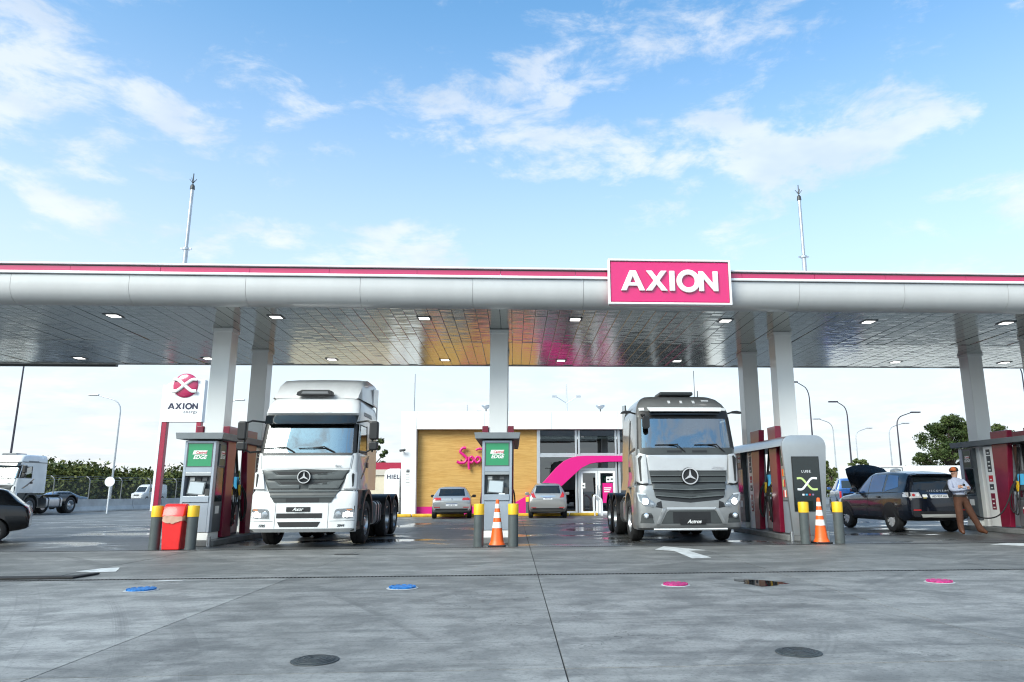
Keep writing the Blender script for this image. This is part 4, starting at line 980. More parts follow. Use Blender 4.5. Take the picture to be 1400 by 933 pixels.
        panel('headlight_bezel', [(s * 1.185, .97), (s * 1.215, 1.12), (s * 1.195, 1.12), (s * 1.16, .98), (s * 1.05, .875), (s * 1.06, .86)], F, 'plate_white', hl, .01, .014, .03, 0)
        headlamp_disc(t, F, s * 1.045, .955, .085, hl)
        b = nb(); lathe(b, [(.05, 0), (.045, .02), (.01, .024)], 14, Matrix.Translation(F(s * .90, .885, .01)) @ Matrix.Rotation(pi / 2, 4, 'X')); obj('reflector', b, 'chrome', hl, smooth=True)
        panel('headlight_cover', HP, F, GL_CLEAR, hl, .004, .05, .05, .08)
        panel('intake', [(s * .66, .80), (s * .82, .83), (s * .78, .93), (s * .68, .97)], F, 'black_plastic', t, .02, .006, .05, .1)
        fg = panel('fog_light_recess', [(s * .86, .47), (s * 1.17, .47), (s * 1.14, .66), (s * 1.08, .70), (s * .92, .69)], F, 'grille_grey', t, .02, .006, .06, .1)
        b = nb(); lathe(b, [(.062, 0), (.06, .025), (.045, .03)], 18, Matrix.Translation(F(s * 1.04, .635, .008)) @ Matrix.Rotation(pi / 2, 4, 'X')); obj('fog_light', b, 'chrome', fg, smooth=True)
        b = nb(); lathe(b, [(.043, .01), (.03, .036), (.004, .04)], 18, Matrix.Translation(F(s * 1.04, .635, .008)) @ Matrix.Rotation(pi / 2, 4, 'X')); obj('fog_lens', b, 'plate_white', fg, smooth=True)
        panel('fog_grille', [(s * .88, .58), (s * .98, .58), (s * .98, .66), (s * .90, .66)], F, 'black_plastic', fg, .01, .01, .05, 0)
        # camera arms instead of mirrors
        ar = nb(); tube(ar, [(s * 1.08, .62, 3.04), (s * 1.28, .58, 3.09)], .022, 8); prism(ar, [(s * 1.24, 3.07), (s * 1.50, 3.055), (s * 1.48, 3.10), (s * 1.38, 3.125), (s * 1.26, 3.115)], .50, .66); obj('camera_arm', ar, 'black_plastic', t, bev=.01)
        # roof side fairing behind the cab
        b = nb(); prism(b, [(2.46, 1.25), (2.75, 1.25), (2.78, 3.50), (2.3, 3.46), (2.2, 3.2), (2.46, 3.1)], s * 1.09, s * 1.13, 'x'); obj('side_fairing', b, 'truck_grey', t, bev=.01)
    mr = nb(); tube(mr, [F(-1.02, 3.0, .02), Vector((-1.0, .12, 2.98))], .03, 8); prism(mr, rrect(.17, .30, .06, -.97, 2.80), .05, .14); obj('front_mirror', mr, 'black_plastic', t, bev=.03)
    # bonnet panel, grille
    panel('bonnet_panel', [(-.93, 1.665), (.93, 1.665), (.98, 2.03), (-.98, 2.03)], F, 'truck_light_grey', t, .02, .014, .1, .12, bev=.006)
    GP = [(-.92, 1.65), (.92, 1.65), (.86, 1.30), (.80, 1.04), (.66, .985), (.0, .925), (-.66, .985), (-.80, 1.04), (-.86, 1.30)]
    panel('grille', GP, F, 'black_plastic', t, .04, .004, .1, .1)
    for (z0, dz, w0) in ((1.545, .085, .90), (1.405, .10, .885), (1.235, .10, .855), (1.085, .09, .82)):
        k = {1.545: 0, 1.405: .0, 1.235: -.03, 1.085: -.06}[z0]
        panel('grille_bar', [(-w0, z0), (-.3, z0 + k * .6), (0, z0 + k), (.3, z0 + k * .6), (w0, z0), (w0 + .01, z0 + dz), (0, z0 + dz + k), (-w0 - .01, z0 + dz)], F, 'grille_grey', t, .04, .035, .1, .04, bev=.006)
        panel('grille_bar_edge', [(-w0, z0 - .004), (-.3, z0 + k * .6 - .004), (0, z0 + k - .004), (.3, z0 + k * .6 - .004), (w0, z0 - .004), (w0, z0 + .016), (0, z0 + .016 + k), (-w0, z0 + .016)], F, 'grille_mid', t, .02, .045, .1, 0)
    star(t, .02, 1.535, .195, .03)
    b = nb(); lathe(b, [(.205, 0), (.20, .07)], 28, Matrix.Translation((.02, .10, 1.535)) @ Matrix.Rotation(pi / 2, 4, 'X')); obj('emblem_base', b, 'black_plastic', t)
    text('lettering', 'Actros', .10, 'chrome', t, (.70, .095, 1.70), shear=.4, bold=.002)
    # bumper trim
    panel('chrome_strip', [(-.56, .775), (.60, .775), (.60, .825), (-.56, .825)], F, 'aluminium', t, .02, .012, .1, 0)
    panel('lower_grille', [(-.70, .455), (.74, .455), (.60, .72), (.56, .755), (-.50, .755), (-.56, .72)], F, 'grille_grey', t, .02, .006, .1, .1)
    panel('lower_grille_core', [(-.42, .47), (.46, .47), (.46, .72), (-.42, .72)], F, 'black_plastic', t, .01, .010, .1, 0)
    pl = panel('number_plate', [(-.26, .44), (.34, .44), (.34, .56), (-.26, .56)], F, 'black_plastic', t, .02, .024, .1, 0)
    text('lettering', 'Actros', .115, 'label_white', pl, (.06, -.040, .465), shear=.45, bold=.002)
    for s in (-1, 1): panel('bumper_rib', [(s * .56, .80), (s * .66, .80), (s * .82, .44), (s * .74, .44)], F, 'truck_grey', t, .03, .016, .05, .1, bev=.006)
    panel('lip_spoiler', [(-.86, .315), (.86, .315), (.86, .345), (-.86, .345)], F, 'plate_white', t, .03, .03, .1, 0)
    wiper(t, F, -.05, 2.10, -.42, 2.27); wiper(t, F, .90, 2.10, .52, 2.27)
    box('roof_hatch', 'grille_grey', t, -.45, .40, .9, 1.6, 3.55, 3.64, .03)
    for xx in (-.30, .0, .31): panel('roof_marker', [(xx - .03, 3.30), (xx + .03, 3.30), (xx + .03, 3.37), (xx - .03, 3.37)], F, 'plate_white', t, .02, .012, 0, 0)
    panel('roof_badge', [(.52, 3.36), (.70, 3.36), (.70, 3.39), (.52, 3.39)], F, 'plate_white', t, .01, .008, 0, 0)
    b = nb(); tube(b, [(.54, 1.0, 3.5), (.54, 1.0, 3.68)], .012, 6); tube(b, [(.62, 1.6, 3.5), (.62, 1.6, 4.3)], .008, 5); obj('antenna', b, 'black_plastic', t)
    panel('windscreen_sticker', [(.93, 2.23), (1.03, 2.23), (1.02, 2.30), (.93, 2.30)], F, 'green_sign', t, .002, -.014, 0, 0)
    box('paper_box', 'dark_grey', t, -.06, .12, .62, .72, 2.17, 2.34)
    interior(t, c, 2.14, 'seat_grey', True)
    chassis(t, [3.95, 5.2], 6.0, 1.23, 1.36, (2.55, 3.2), (1, -1))
    for s in (-1, 1):
        for k in range(4): 
            b = nb(); lathe(b, [(.31, 0), (.33, .05), (.31, .10)], 20, Matrix.Translation((s * 1.02, 2.58 + .12 * k, .74)) @ Matrix.Rotation(s * pi / 2, 4, 'Y')); obj('air_tank', b, 'steel', t, smooth=True)
    return t
grey_truck((4.10, 16.88, 0))

# ------------------------------------------------------------------ cars: lofted bodies with panels laid on them
from mathutils.bvhtree import BVHTree
def crom(a, b, c, d, t): return .5 * ((2 * b) + (-a + c) * t + (2 * a - 5 * b + 4 * c - d) * t * t + (-a + 3 * b - 3 * c + d) * t ** 3)
class Car:
    def __init__(s, label, loc, rz, st, paint, scale=1.0, group=None, cat='car', name='parked_car'):
        s.t = thing(name, label, cat, loc, rz, group); s.t.scale = (scale,) * 3
        rows = []
        for i in range(len(st) - 1):
            A, B_, C, D_ = st[max(i - 1, 0)], st[i], st[i + 1], st[min(i + 2, len(st) - 1)]
            n = 4 if C[0] - B_[0] > .15 else 2
            for k in range(n):
                f = k / n
                rows.append([(B_[q] + (C[q] - B_[q]) * f) if q == 0 else (.35 * crom(A[q], B_[q], C[q], D_[q], f) + .65 * (B_[q] + (C[q] - B_[q]) * f)) for q in range(len(B_))])
        rows.append(list(st[-1]))
        b = nb(); V = []
        for (y, zb, zl, zt, wm, wl, wt) in rows:
            h = zl - zb
            half = [(wm * .55, zb), (wm * .90, zb + .02), (wm * .975, zb + .16 * h), (wm, zb + .45 * h), (wm * .995, zb + .75 * h), (wl + (wm - wl) * .35, zl - .02), (wl, zl), (wl + (wt - wl) * .5, zl + (zt - zl) * .5), (wt + .015, zt - min(.07, (zt - zl) * .3)), (wt - .05, zt - min(.025, (zt - zl) * .2)), (wt * .6, zt)]
            ring = [(x, z) for x, z in half] + [(0, zt + .006)] + [(-x, z) for x, z in half[::-1]]
            V.append([b.verts.new((x, y, z)) for x, z in ring])
        n = len(V[0])
        for a, c in zip(V, V[1:]):
            for k in range(n): b.faces.new((a[k], a[(k + 1) % n], c[(k + 1) % n], c[k]))
        b.faces.new(V[0]); b.faces.new(V[-1][::-1]); bmesh.ops.recalc_face_normals(b, faces=b.faces[:])
        s.bvh = BVHTree.FromBMesh(b); s.body = obj('body', b, paint, s.t, smooth=True)
    def ray(s, o, d, off):
        h = s.bvh.ray_cast(Vector(o), Vector(d))
        if h[0] is None: h = s.bvh.find_nearest(Vector(o) + Vector(d) * 5)
        return h[0] - Vector(d) * off
    def rear(s, x, z, off=0.0): return s.ray((x, 6, z), (0, -1, 0), off)
    def front(s, x, z, off=0.0): return s.ray((x, -6, z), (0, 1, 0), off)
    def side(s, sd): return lambda y, z, off=0.0: s.ray((sd * 4, y, z), (-sd, 0, 0), off)
    def p(s, name, poly, fm, m, thick=.012, off=.006, par=None, su=.08, sv=.08, bev=0): return panel(name, poly, fm, m, par or s.t, thick, off, su, sv, bev)
    def sides(s, name, poly, m, **kw):
        return [s.p(name, poly, s.side(sd), m, **kw) for sd in (-1, 1)]
    def wheels(s, yf, yr, r, hw, wid=.21, style='alloy', arch=None):
        for sd in (-1, 1):
            for y in (yf, yr):
                wheel_parts(s.t, r, wid, sd, (sd * (hw - wid / 2 + .012), y, r), style)
        cb = nb(); ra = r + .05
        for sd in (-1, 1):
            for y in (yf, yr): lathe(cb, [(ra, 0), (ra, .6)], 28, Matrix.Translation((sd * (hw - .34), y, r)) @ Matrix.Rotation(sd * pi / 2, 4, 'Y'))
        bmesh.ops.recalc_face_normals(cb, faces=cb.faces[:])
        cut = obj('cutter', cb, 'interior'); cut.matrix_world = s.t.matrix_basis.copy()
        md = s.body.modifiers.new('wells', 'BOOLEAN'); md.object = cut; md.operation = 'DIFFERENCE'; md.solver = 'EXACT'; md.material_mode = 'TRANSFER'
        bpy.context.view_layer.update()
        me = bpy.data.meshes.new_from_object(s.body.evaluated_get(bpy.context.evaluated_depsgraph_get()))
        s.body.modifiers.clear(); s.body.data = me; bpy.data.objects.remove(cut)
        for sd in (-1, 1):
            for y in (yf, yr):
                o_ = [(y + (ra + .05) * cos(R(a)), r + (ra + .05) * sin(R(a))) for a in range(0, 181, 12)]; i_ = [(y + ra * 1.005 * cos(R(a)), r + ra * 1.005 * sin(R(a))) for a in range(0, 181, 12)]
                if arch: s.p('wheel_arch', o_ + i_[::-1], s.side(sd), arch, thick=.02, off=.010, su=.1, sv=.1)
    def mirrors(s, y, z, x, m):
        for sd in (-1, 1):
            b = nb(); prism(b, rrect(.19, .13, .05, sd * (x + .10), z), y - .05, y + .06); tube(b, [(sd * (x - .06), y, z - .05), (sd * (x + .05), y, z - .03)], .025, 6); obj('wing_mirror', b, m, s.t, bev=.02)
    def plate(s, txt, x0, x1, z0, z1, y=None, fm=None):
        fm = fm or s.rear
        pl = s.p('number_plate', [(x0, z0), (x1, z0), (x1, z1), (x0, z1)], fm, 'plate_white', thick=.02, off=.014, su=0, sv=0)
        s.p('plate_band', [(x0, z1 - (z1 - z0) * .22), (x1, z1 - (z1 - z0) * .22), (x1, z1), (x0, z1)], fm, 'car_blue', thick=.004, off=.017, par=pl, su=0, sv=0)
        P_ = fm((x0 + x1) / 2, z0 + .02, .018)
        text('lettering', txt, (z1 - z0) * .72, 'ink_navy', pl, P_, rot=(pi / 2, 0, pi), ext=.001)

# black off-road wagon with raised bonnet (front towards -y, so it is turned round)
st = [(-2.12, .46, .74, .80, .72, .68, .60), (-2.04, .34, .88, .95, .86, .82, .72), (-1.70, .30, .97, 1.04, .94, .88, .76), (-1.1, .29, 1.02, 1.09, .955, .90, .78), (-.98, .29, 1.03, 1.15, .955, .90, .76), (-.30, .29, 1.05, 1.63, .955, .905, .65), (.1, .29, 1.06, 1.725, .96, .91, .67), (1.0, .29, 1.09, 1.735, .965, .91, .675), (1.68, .31, 1.12, 1.69, .96, .90, .655), (1.98, .33, 1.12, 1.63, .94, .885, .64), (2.09, .37, 1.08, 1.46, .92, .87, .67), (2.20, .40, 1.0, 1.12, .90, .865, .80), (2.27, .44, .88, .96, .87, .85, .80)]
c = Car('black off-road wagon with its bonnet raised, seen from the rear, beside the far right pumps', (11.86, 22.22, 0), pi + R(1.5), st, 'car_navy', 1.0, cat='car', name='parked_car')
for nm, poly, m in (('windscreen_corner', [(-.84, 1.10), (-.66, 1.10), (-.38, 1.46), (-.42, 1.52)], 'black_plastic'), ('side_window', [(-.62, 1.11), (.02, 1.12), (.02, 1.63), (-.14, 1.61), (-.42, 1.42)], 'sky_reflection_glass'), ('side_window', [(.08, 1.12), (.86, 1.14), (.86, 1.64), (.08, 1.645)], 'sky_reflection_glass'), ('side_window', [(1.00, 1.15), (1.66, 1.27), (1.50, 1.59), (1.00, 1.635)], 'sky_reflection_glass')):
    c.sides(nm, poly, m, off=.006)
c.sides('sill_cladding', [(-1.0, .27), (1.0, .27), (1.0, .42), (-1.0, .42)], 'black_plastic', off=.012)
c.sides('belt_trim', [(-.75, 1.075), (1.7, 1.12), (1.7, 1.135), (-.75, 1.09)], 'black_plastic', off=.008)
for y0 in (.05, .92): c.sides('door_seam', [(y0, .45), (y0 + .012, .45), (y0 + .012, 1.12), (y0, 1.12)], 'black_plastic', thick=.004, off=.003)
for y0 in (-.02, .80): c.sides('door_handle', [(y0 - .18, .97), (y0, .975), (y0, 1.01), (y0 - .18, 1.005)], 'car_navy', thick=.03, off=.03)
c.wheels(-1.40, 1.31, .37, .95, .235, 'alloy', 'black_plastic')
c.mirrors(-.62, 1.20, .92, 'car_navy')
c.p('rear_window', [(-.68, 1.18), (.68, 1.18), (.58, 1.57), (-.58, 1.57)], c.rear, 'tinted_glass', off=.006)
c.p('spoiler', [(-.62, 1.59), (.62, 1.59), (.60, 1.63), (-.60, 1.63)], c.rear, 'car_navy', thick=.08, off=.10, bev=.01)
c.p('roof_highlight', [(-.60, .0), (.60, .0), (.60, 1.85), (-.60, 1.85)], lambda x, y, o: c.ray((x, y, 5), (0, 0, -1), o), 'car_grey_far', thick=.01, off=.004, su=.2, sv=.2)  # paler sheet: sky highlight on the roof put into the colour
for sd in (-1, 1):
    tl = c.p('tail_light', [(sd * .52, .97), (sd * .86, .96), (sd * .885, 1.12), (sd * .56, 1.12)], c.rear, 'tail_clear', off=.012)
    for q in (.62, .74): 
        b = nb(); lathe(b, [(.045, 0), (.04, .012)], 14, Matrix.Translation(c.rear(sd * q, 1.045, .016)) @ Matrix.Rotation(-pi / 2, 4, 'X')); obj('lamp_ring', b, 'tail_red' if q > .7 else 'plate_white', tl)
    c.p('reflector', [(sd * .58, .62), (sd * .80, .62), (sd * .80, .655), (sd * .58, .655)], c.rear, 'tail_red', off=.014)
    c.p('side_tail', [(2.0, .99), (2.20, .99), (2.14, 1.12), (1.96, 1.12)], c.side(sd), 'tail_clear', off=.008)
c.p('skid_plate', [(-.55, .43), (.55, .43), (.60, .52), (-.60, .52)], c.rear, 'skid_silver', off=.03, thick=.03)
c.p('lower_bumper', [(-.80, .36), (.80, .36), (.82, .60), (-.82, .60)], c.rear, 'black_plastic', off=.012)
c.plate('AD 937 HA', -.26, .26, .96, 1.085)
c.p('sticker', [(.34, .985), (.48, .985), (.48, 1.06), (.34, 1.06)], c.rear, 'label_white', off=.008)
c.p('sticker', [(.38, .955), (.47, .955), (.47, .98), (.38, .98)], c.rear, 'label_gold', off=.008)
lt = text('lettering', 'DISCOVERY', .075, 'chrome', c.t, c.rear(0, 1.135, .006), rot=(pi / 2, 0, pi), space=1.9)
b = nb()   # raised bonnet
rows = []
for k in range(7):
    f = k / 6; ang = R(50); y = -.98 - cos(ang) * 1.18 * f; z = 1.12 + sin(ang) * 1.18 * f * (1 - .10 * f); hw = .80 - .12 * f ** 3
    rows.append([b.verts.new((x * hw, y - .10 * (1 - x * x), z + .10 * (1 - x * x) - .05 * abs(x) ** 3)) for x in (-1, -.9, -.6, -.2, .2, .6, .9, 1)])
for a, d in zip(rows, rows[1:]):
    for k in range(7): b.faces.new((a[k], a[k + 1], d[k + 1], d[k]))
g = bmesh.ops.solidify(b, geom=b.faces[:], thickness=.03); bmesh.ops.recalc_face_normals(b, faces=b.faces[:])
bo = obj('bonnet', b, 'car_navy', c.t, smooth=True); bo['label'] = 'raised black bonnet'
b = nb(); tube(b, [(.55, -1.9, .98), (.50, -1.4, 1.85)], .012, 6); obj('bonnet_stay', b, 'dark_grey', c.t)
box('engine_bay', 'interior', c.t, -.7, .7, -2.0, -1.0, .8, 1.085)
b = nb(); lathe(b, [(.16, 0), (.15, .07), (.06, .10)], 16, Matrix.Translation((.25, .6, 1.725))); obj('roof_pod', b, 'plate_white', c.t, smooth=True)

# small silver hatchback
st = [(-2.08, .38, .56, .62, .66, .62, .52), (-1.98, .26, .68, .74, .80, .76, .64), (-1.35, .2, .82, .90, .88, .84, .70), (-.92, .2, .88, .97, .895, .86, .72), (-.05, .2, .93, 1.40, .895, .87, .60), (.6, .2, .95, 1.455, .895, .87, .62), (1.45, .22, .99, 1.425, .89, .86, .60), (1.62, .22, .99, 1.39, .885, .855, .60), (1.90, .28, .97, 1.04, .87, .83, .72), (2.02, .32, .88, .96, .86, .82, .74), (2.10, .38, .74, .80, .84, .80, .74)]
c = Car('silver hatchback parked nose-in at the timber wall of the shop', (-2.92, 35.6, 0), pi + R(3), st, 'car_silver')
c.p('rear_window', [(-.60, 1.02), (.60, 1.02), (.54, 1.33), (-.54, 1.33)], c.rear, 'tinted_glass', off=.008)
for sd in (-1, 1):
    c.p('tail_light', [(sd * .46, .83), (sd * .80, .82), (sd * .82, .90), (sd * .74, .95), (sd * .50, .94)], c.rear, 'tail_red', off=.012)
    c.p('reflector', [(sd * .52, .50), (sd * .78, .50), (sd * .78, .53), (sd * .52, .53)], c.rear, 'tail_red', off=.012)
for poly in ([(-.55, .99), (.15, .99), (.15, 1.36), (-.1, 1.34)], [(.22, .99), (1.25, 1.02), (1.05, 1.36), (.22, 1.38)]): c.sides('side_window', poly, 'tinted_glass')
c.p('lower_bumper', [(-.72, .38), (.72, .38), (.74, .46), (-.74, .46)], c.rear, 'black_plastic', off=.012)
b = nb(); lathe(b, [(.05, 0), (.04, .02)], 14, Matrix.Translation(c.rear(0, .87, .004)) @ Matrix.Rotation(-pi / 2, 4, 'X')); obj('emblem', b, 'chrome', c.t)
c.plate('AC 418', -.26, .26, .56, .68); c.wheels(-1.28, 1.34, .31, .895); c.mirrors(-.5, 1.0, .90, 'black_plastic')

# small champagne MPV
st = [(-1.95, .38, .60, .66, .66, .62, .52), (-1.85, .26, .74, .80, .78, .74, .62), (-1.35, .2, .88, .94, .84, .80, .68), (-1.05, .2, .92, 1.02, .845, .81, .68), (0.0, .2, .95, 1.49, .845, .82, .56), (.7, .2, .97, 1.525, .845, .82, .57), (1.45, .22, 1.0, 1.48, .84, .81, .56), (1.66, .24, 1.0, 1.42, .835, .805, .56), (1.86, .28, .99, 1.08, .82, .78, .68), (1.94, .34, .86, .95, .80, .77, .70), (1.99, .38, .70, .78, .78, .75, .70)]
c = Car('champagne compact van parked nose-in below the pink ribbon of the shop', (1.62, 35.5, 0), pi - R(2), st, 'car_champagne', 1.04)
c.p('rear_window', [(-.56, 1.07), (.56, 1.07), (.50, 1.40), (-.50, 1.40)], c.rear, 'tinted_glass', off=.008)
for sd in (-1, 1):
    c.p('tail_light', [(sd * .52, .88), (sd * .70, .90), (sd * .76, 1.16), (sd * .66, 1.16), (sd * .58, 1.0)], c.rear, 'tail_red', off=.014)
    c.p('reflector', [(sd * .50, .44), (sd * .72, .44), (sd * .72, .47), (sd * .50, .47)], c.rear, 'tail_red', off=.012)
for poly in ([(-.65, 1.0), (.12, 1.0), (.12, 1.42), (-.05, 1.41)], [(.2, 1.0), (1.35, 1.04), (1.15, 1.42), (.2, 1.45)]): c.sides('side_window', poly, 'tinted_glass')
c.p('trim_strip', [(-.34, .93), (.34, .93), (.32, .97), (-.32, .97)], c.rear, 'chrome', off=.012)
c.p('lower_bumper', [(-.66, .38), (.66, .38), (.68, .44), (-.68, .44)], c.rear, 'black_plastic', off=.012)
c.plate('FKH 530', -.20, .20, .80, .90); c.wheels(-1.2, 1.26, .30, .845); c.mirrors(-.6, 1.05, .85, 'car_champagne')

# black hatchback cut by the left edge
st = [(-1.95, .38, .56, .62, .62, .58, .5), (-1.82, .26, .66, .72, .76, .72, .6), (-1.2, .2, .80, .87, .82, .78, .65), (-.85, .2, .85, .93, .83, .79, .66), (-.1, .2, .89, 1.36, .83, .80, .56), (.5, .2, .91, 1.40, .83, .80, .57), (1.2, .22, .95, 1.37, .82, .79, .55), (1.40, .24, .95, 1.32, .815, .785, .55), (1.78, .30, .93, .98, .80, .77, .66), (1.90, .34, .84, .90, .78, .75, .68), (1.96, .38, .68, .74, .76, .73, .68)]
c = Car('small black hatchback with dark wheels cut off by the left picture edge', (-14.35, 19.2, 0), R(-60), st, 'car_black', .98)
for poly in ([(-.5, .93), (.12, .93), (.12, 1.31), (-.12, 1.30)], [(.18, .93), (.98, .95), (.98, 1.31), (.18, 1.33)]): c.sides('side_window', poly, 'tinted_glass')
c.p('rear_window', [(-.56, .98), (.56, .98), (.50, 1.28), (-.50, 1.28)], c.rear, 'tinted_glass', off=.008)
for sd in (-1, 1): c.p('tail_light', [(sd * .55, .74), (sd * .73, .74), (sd * .74, .92), (sd * .58, .93)], c.rear, 'tail_red', off=.012)
c.sides('rub_strip', [(-1.0, .52), (1.0, .52), (1.0, .57), (-1.0, .57)], 'black_plastic', off=.014)
c.sides('fuel_flap', [(1.32, .74), (1.46, .74), (1.46, .86), (1.32, .86)], 'car_black', off=.005)
for y0 in (.15, .95): c.sides('door_seam', [(y0, .35), (y0 + .012, .35), (y0 + .012, .90), (y0, .90)], 'interior', thick=.004, off=.003)
c.wheels(-1.22, 1.22, .30, .83, .2, 'steelie'); c.mirrors(-.5, .98, .84, 'black_plastic')

# blue pickup far behind the right island
st = [(-2.6, .5, .80, .86, .74, .70, .6), (-2.45, .36, .98, 1.05, .88, .84, .7), (-1.6, .34, 1.1, 1.16, .92, .88, .75), (-1.2, .34, 1.13, 1.24, .925, .89, .74), (-.55, .34, 1.15, 1.72, .925, .89, .64), (.3, .34, 1.16, 1.78, .925, .89, .66), (.85, .34, 1.16, 1.74, .925, .89, .65), (.98, .34, 1.16, 1.22, .92, .89, .80), (2.5, .38, 1.16, 1.20, .91, .885, .82), (2.58, .5, 1.1, 1.14, .90, .87, .82)]
c = Car('bright blue pickup truck parked far behind the right pump island', (18.05, 38.3, 0), pi - R(18), st, 'car_blue', 1.02, cat='pickup', name='pickup_truck')
c.p('rear_window', [(-.58, 1.26), (.58, 1.26), (.56, 1.64), (-.56, 1.64)], c.rear, 'tinted_glass', off=.01)
for sd in (-1, 1): c.p('tail_light', [(sd * .80, .78), (sd * .895, .78), (sd * .89, 1.12), (sd * .80, 1.12)], c.rear, 'tail_red', off=.014)
c.p('bumper', [(-.85, .50), (.85, .50), (.85, .66), (-.85, .66)], c.rear, 'black_plastic', off=.08, thick=.09)
for poly in ([(-.75, 1.2), (-.08, 1.2), (-.08, 1.66), (-.4, 1.62)], [(0, 1.2), (.72, 1.2), (.66, 1.68), (0, 1.70)]): c.sides('side_window', poly, 'tinted_glass')
box('load_bed', 'black_plastic', c.t, -.72, .72, 1.0, 2.45, 1.19, 1.212)
c.plate('OZR 112', -.24, .24, .72, .84); c.wheels(-1.6, 1.6, .38, .925, .24); c.mirrors(-.8, 1.25, .93, 'car_blue')

# white panel van beyond the fence and a grey car behind the bare chassis
st = [(-2.7, .5, .95, 1.0, .80, .76, .66), (-2.5, .35, 1.12, 1.18, .94, .9, .76), (-1.9, .3, 1.25, 1.42, .97, .93, .78), (-1.35, .3, 1.3, 2.15, .97, .95, .78), (-.8, .3, 1.3, 2.40, .97, .955, .80), (2.5, .32, 1.3, 2.42, .97, .955, .82), (2.7, .4, 1.3, 2.35, .95, .94, .80)]
c = Car('white panel van driving on the road beyond the fence', (-56.0, 116, 0), R(-10), st, 'truck_white', 1.05, cat='van', name='panel_van')
c.p('windscreen', [(-.70, 1.36), (.70, 1.36), (.66, 2.05), (-.66, 2.05)], c.front, 'tinted_glass', off=.01)
for sd in (-1, 1): c.p('headlight', [(sd * .60, .98), (sd * .84, .96), (sd * .84, 1.12), (sd * .64, 1.10)], c.front, 'plate_white', off=.01)
c.p('grille', [(-.4, .8), (.4, .8), (.4, 1.02), (-.4, 1.02)], c.front, 'dark_grey', off=.01); c.sides('side_window', [(-1.35, 1.36), (-.55, 1.36), (-.55, 1.95), (-1.1, 1.95)], 'tinted_glass')
c.sides('door_stripe', [(-.4, .8), (.6, .8), (.6, 1.0), (-.4, 1.0)], 'label_red'); c.wheels(-1.7, 1.7, .34, .97)
st = [(-2.1, .38, .6, .66, .7, .66, .56), (-2.0, .26, .72, .78, .82, .78, .66), (-1.3, .2, .86, .92, .88, .84, .7), (-.9, .2, .9, .98, .89, .85, .7), (-.1, .2, .93, 1.36, .89, .86, .6), (.8, .2, .95, 1.38, .89, .86, .6), (1.5, .24, .97, 1.05, .87, .84, .66), (2.1, .34, .86, .95, .82, .78, .68)]
c = Car('pale grey sedan behind the bare truck chassis at far left', (-35.0, 58.0, 0), R(-30), st, 'car_grey_far', 1.0)
c.p('windscreen', [(-.62, 1.0), (.62, 1.0), (.55, 1.30), (-.55, 1.30)], c.front, 'sky_reflection_glass', off=.01)
for sd in (-1, 1): c.p('headlight', [(sd * .5, .64), (sd * .78, .66), (sd * .78, .76), (sd * .52, .74)], c.front, 'plate_white', off=.01)
c.sides('side_window', [(-.5, .97), (1.1, .99), (.8, 1.3), (-.1, 1.3)], 'tinted_glass'); c.wheels(-1.3, 1.3, .31, .89)

# ------------------------------------------------------------------ people
def figure(name, label, cat, loc, rz, joints, bones, regions, mats, sub=3, group=None, zrule=None):
    """joints: name -> (x, y, z, r[, r2]); bones: pairs; one continuous skinned mesh; regions name a material per bone"""
    names = list(joints); idx = {n: i for i, n in enumerate(names)}
    me = bpy.data.meshes.new('skeleton'); me.from_pydata([joints[n][:3] for n in names], [(idx[a], idx[b]) for a, b in bones], [])
    o = bpy.data.objects.new('skeleton', me); COL.objects.link(o)
    md = o.modifiers.new('skin', 'SKIN'); md.use_smooth_shade = True; md.branch_smoothing = .35
    for i, n in enumerate(names):
        sv = me.skin_vertices[0].data[i]; sv.radius = (joints[n][3], joints[n][4] if len(joints[n]) > 4 else joints[n][3]); sv.use_root = (i == 0)
    ms = o.modifiers.new('sub', 'SUBSURF'); ms.levels = sub; ms.render_levels = sub
    dg = bpy.context.evaluated_depsgraph_get(); m2 = bpy.data.meshes.new_from_object(o.evaluated_get(dg))
    bpy.data.objects.remove(o); m2.name = name
    m2.materials.clear()
    for mm in mats: m2.materials.append(MATS[mm])
    seg = [(Vector(joints[a][:3]), Vector(joints[b][:3]), regions.get((a, b), 0), max(joints[a][3], joints[b][3])) for a, b in bones]
    for f in m2.polygons:
        f.use_smooth = True; best = 1e9
        for A, B_, r, rad in seg:
            d = B_ - A; t = max(0, min(1, (f.center - A).dot(d) / max(d.length_squared, 1e-9))); q = (f.center - (A + d * t)).length / rad
            if q < best: best = q; f.material_index = r
        if zrule: f.material_index = zrule(f.center, f.material_index)
    ob = link(name, m2); ob.location = loc; ob.rotation_euler = (0, 0, rz)
    return tag(ob, label, cat, group)
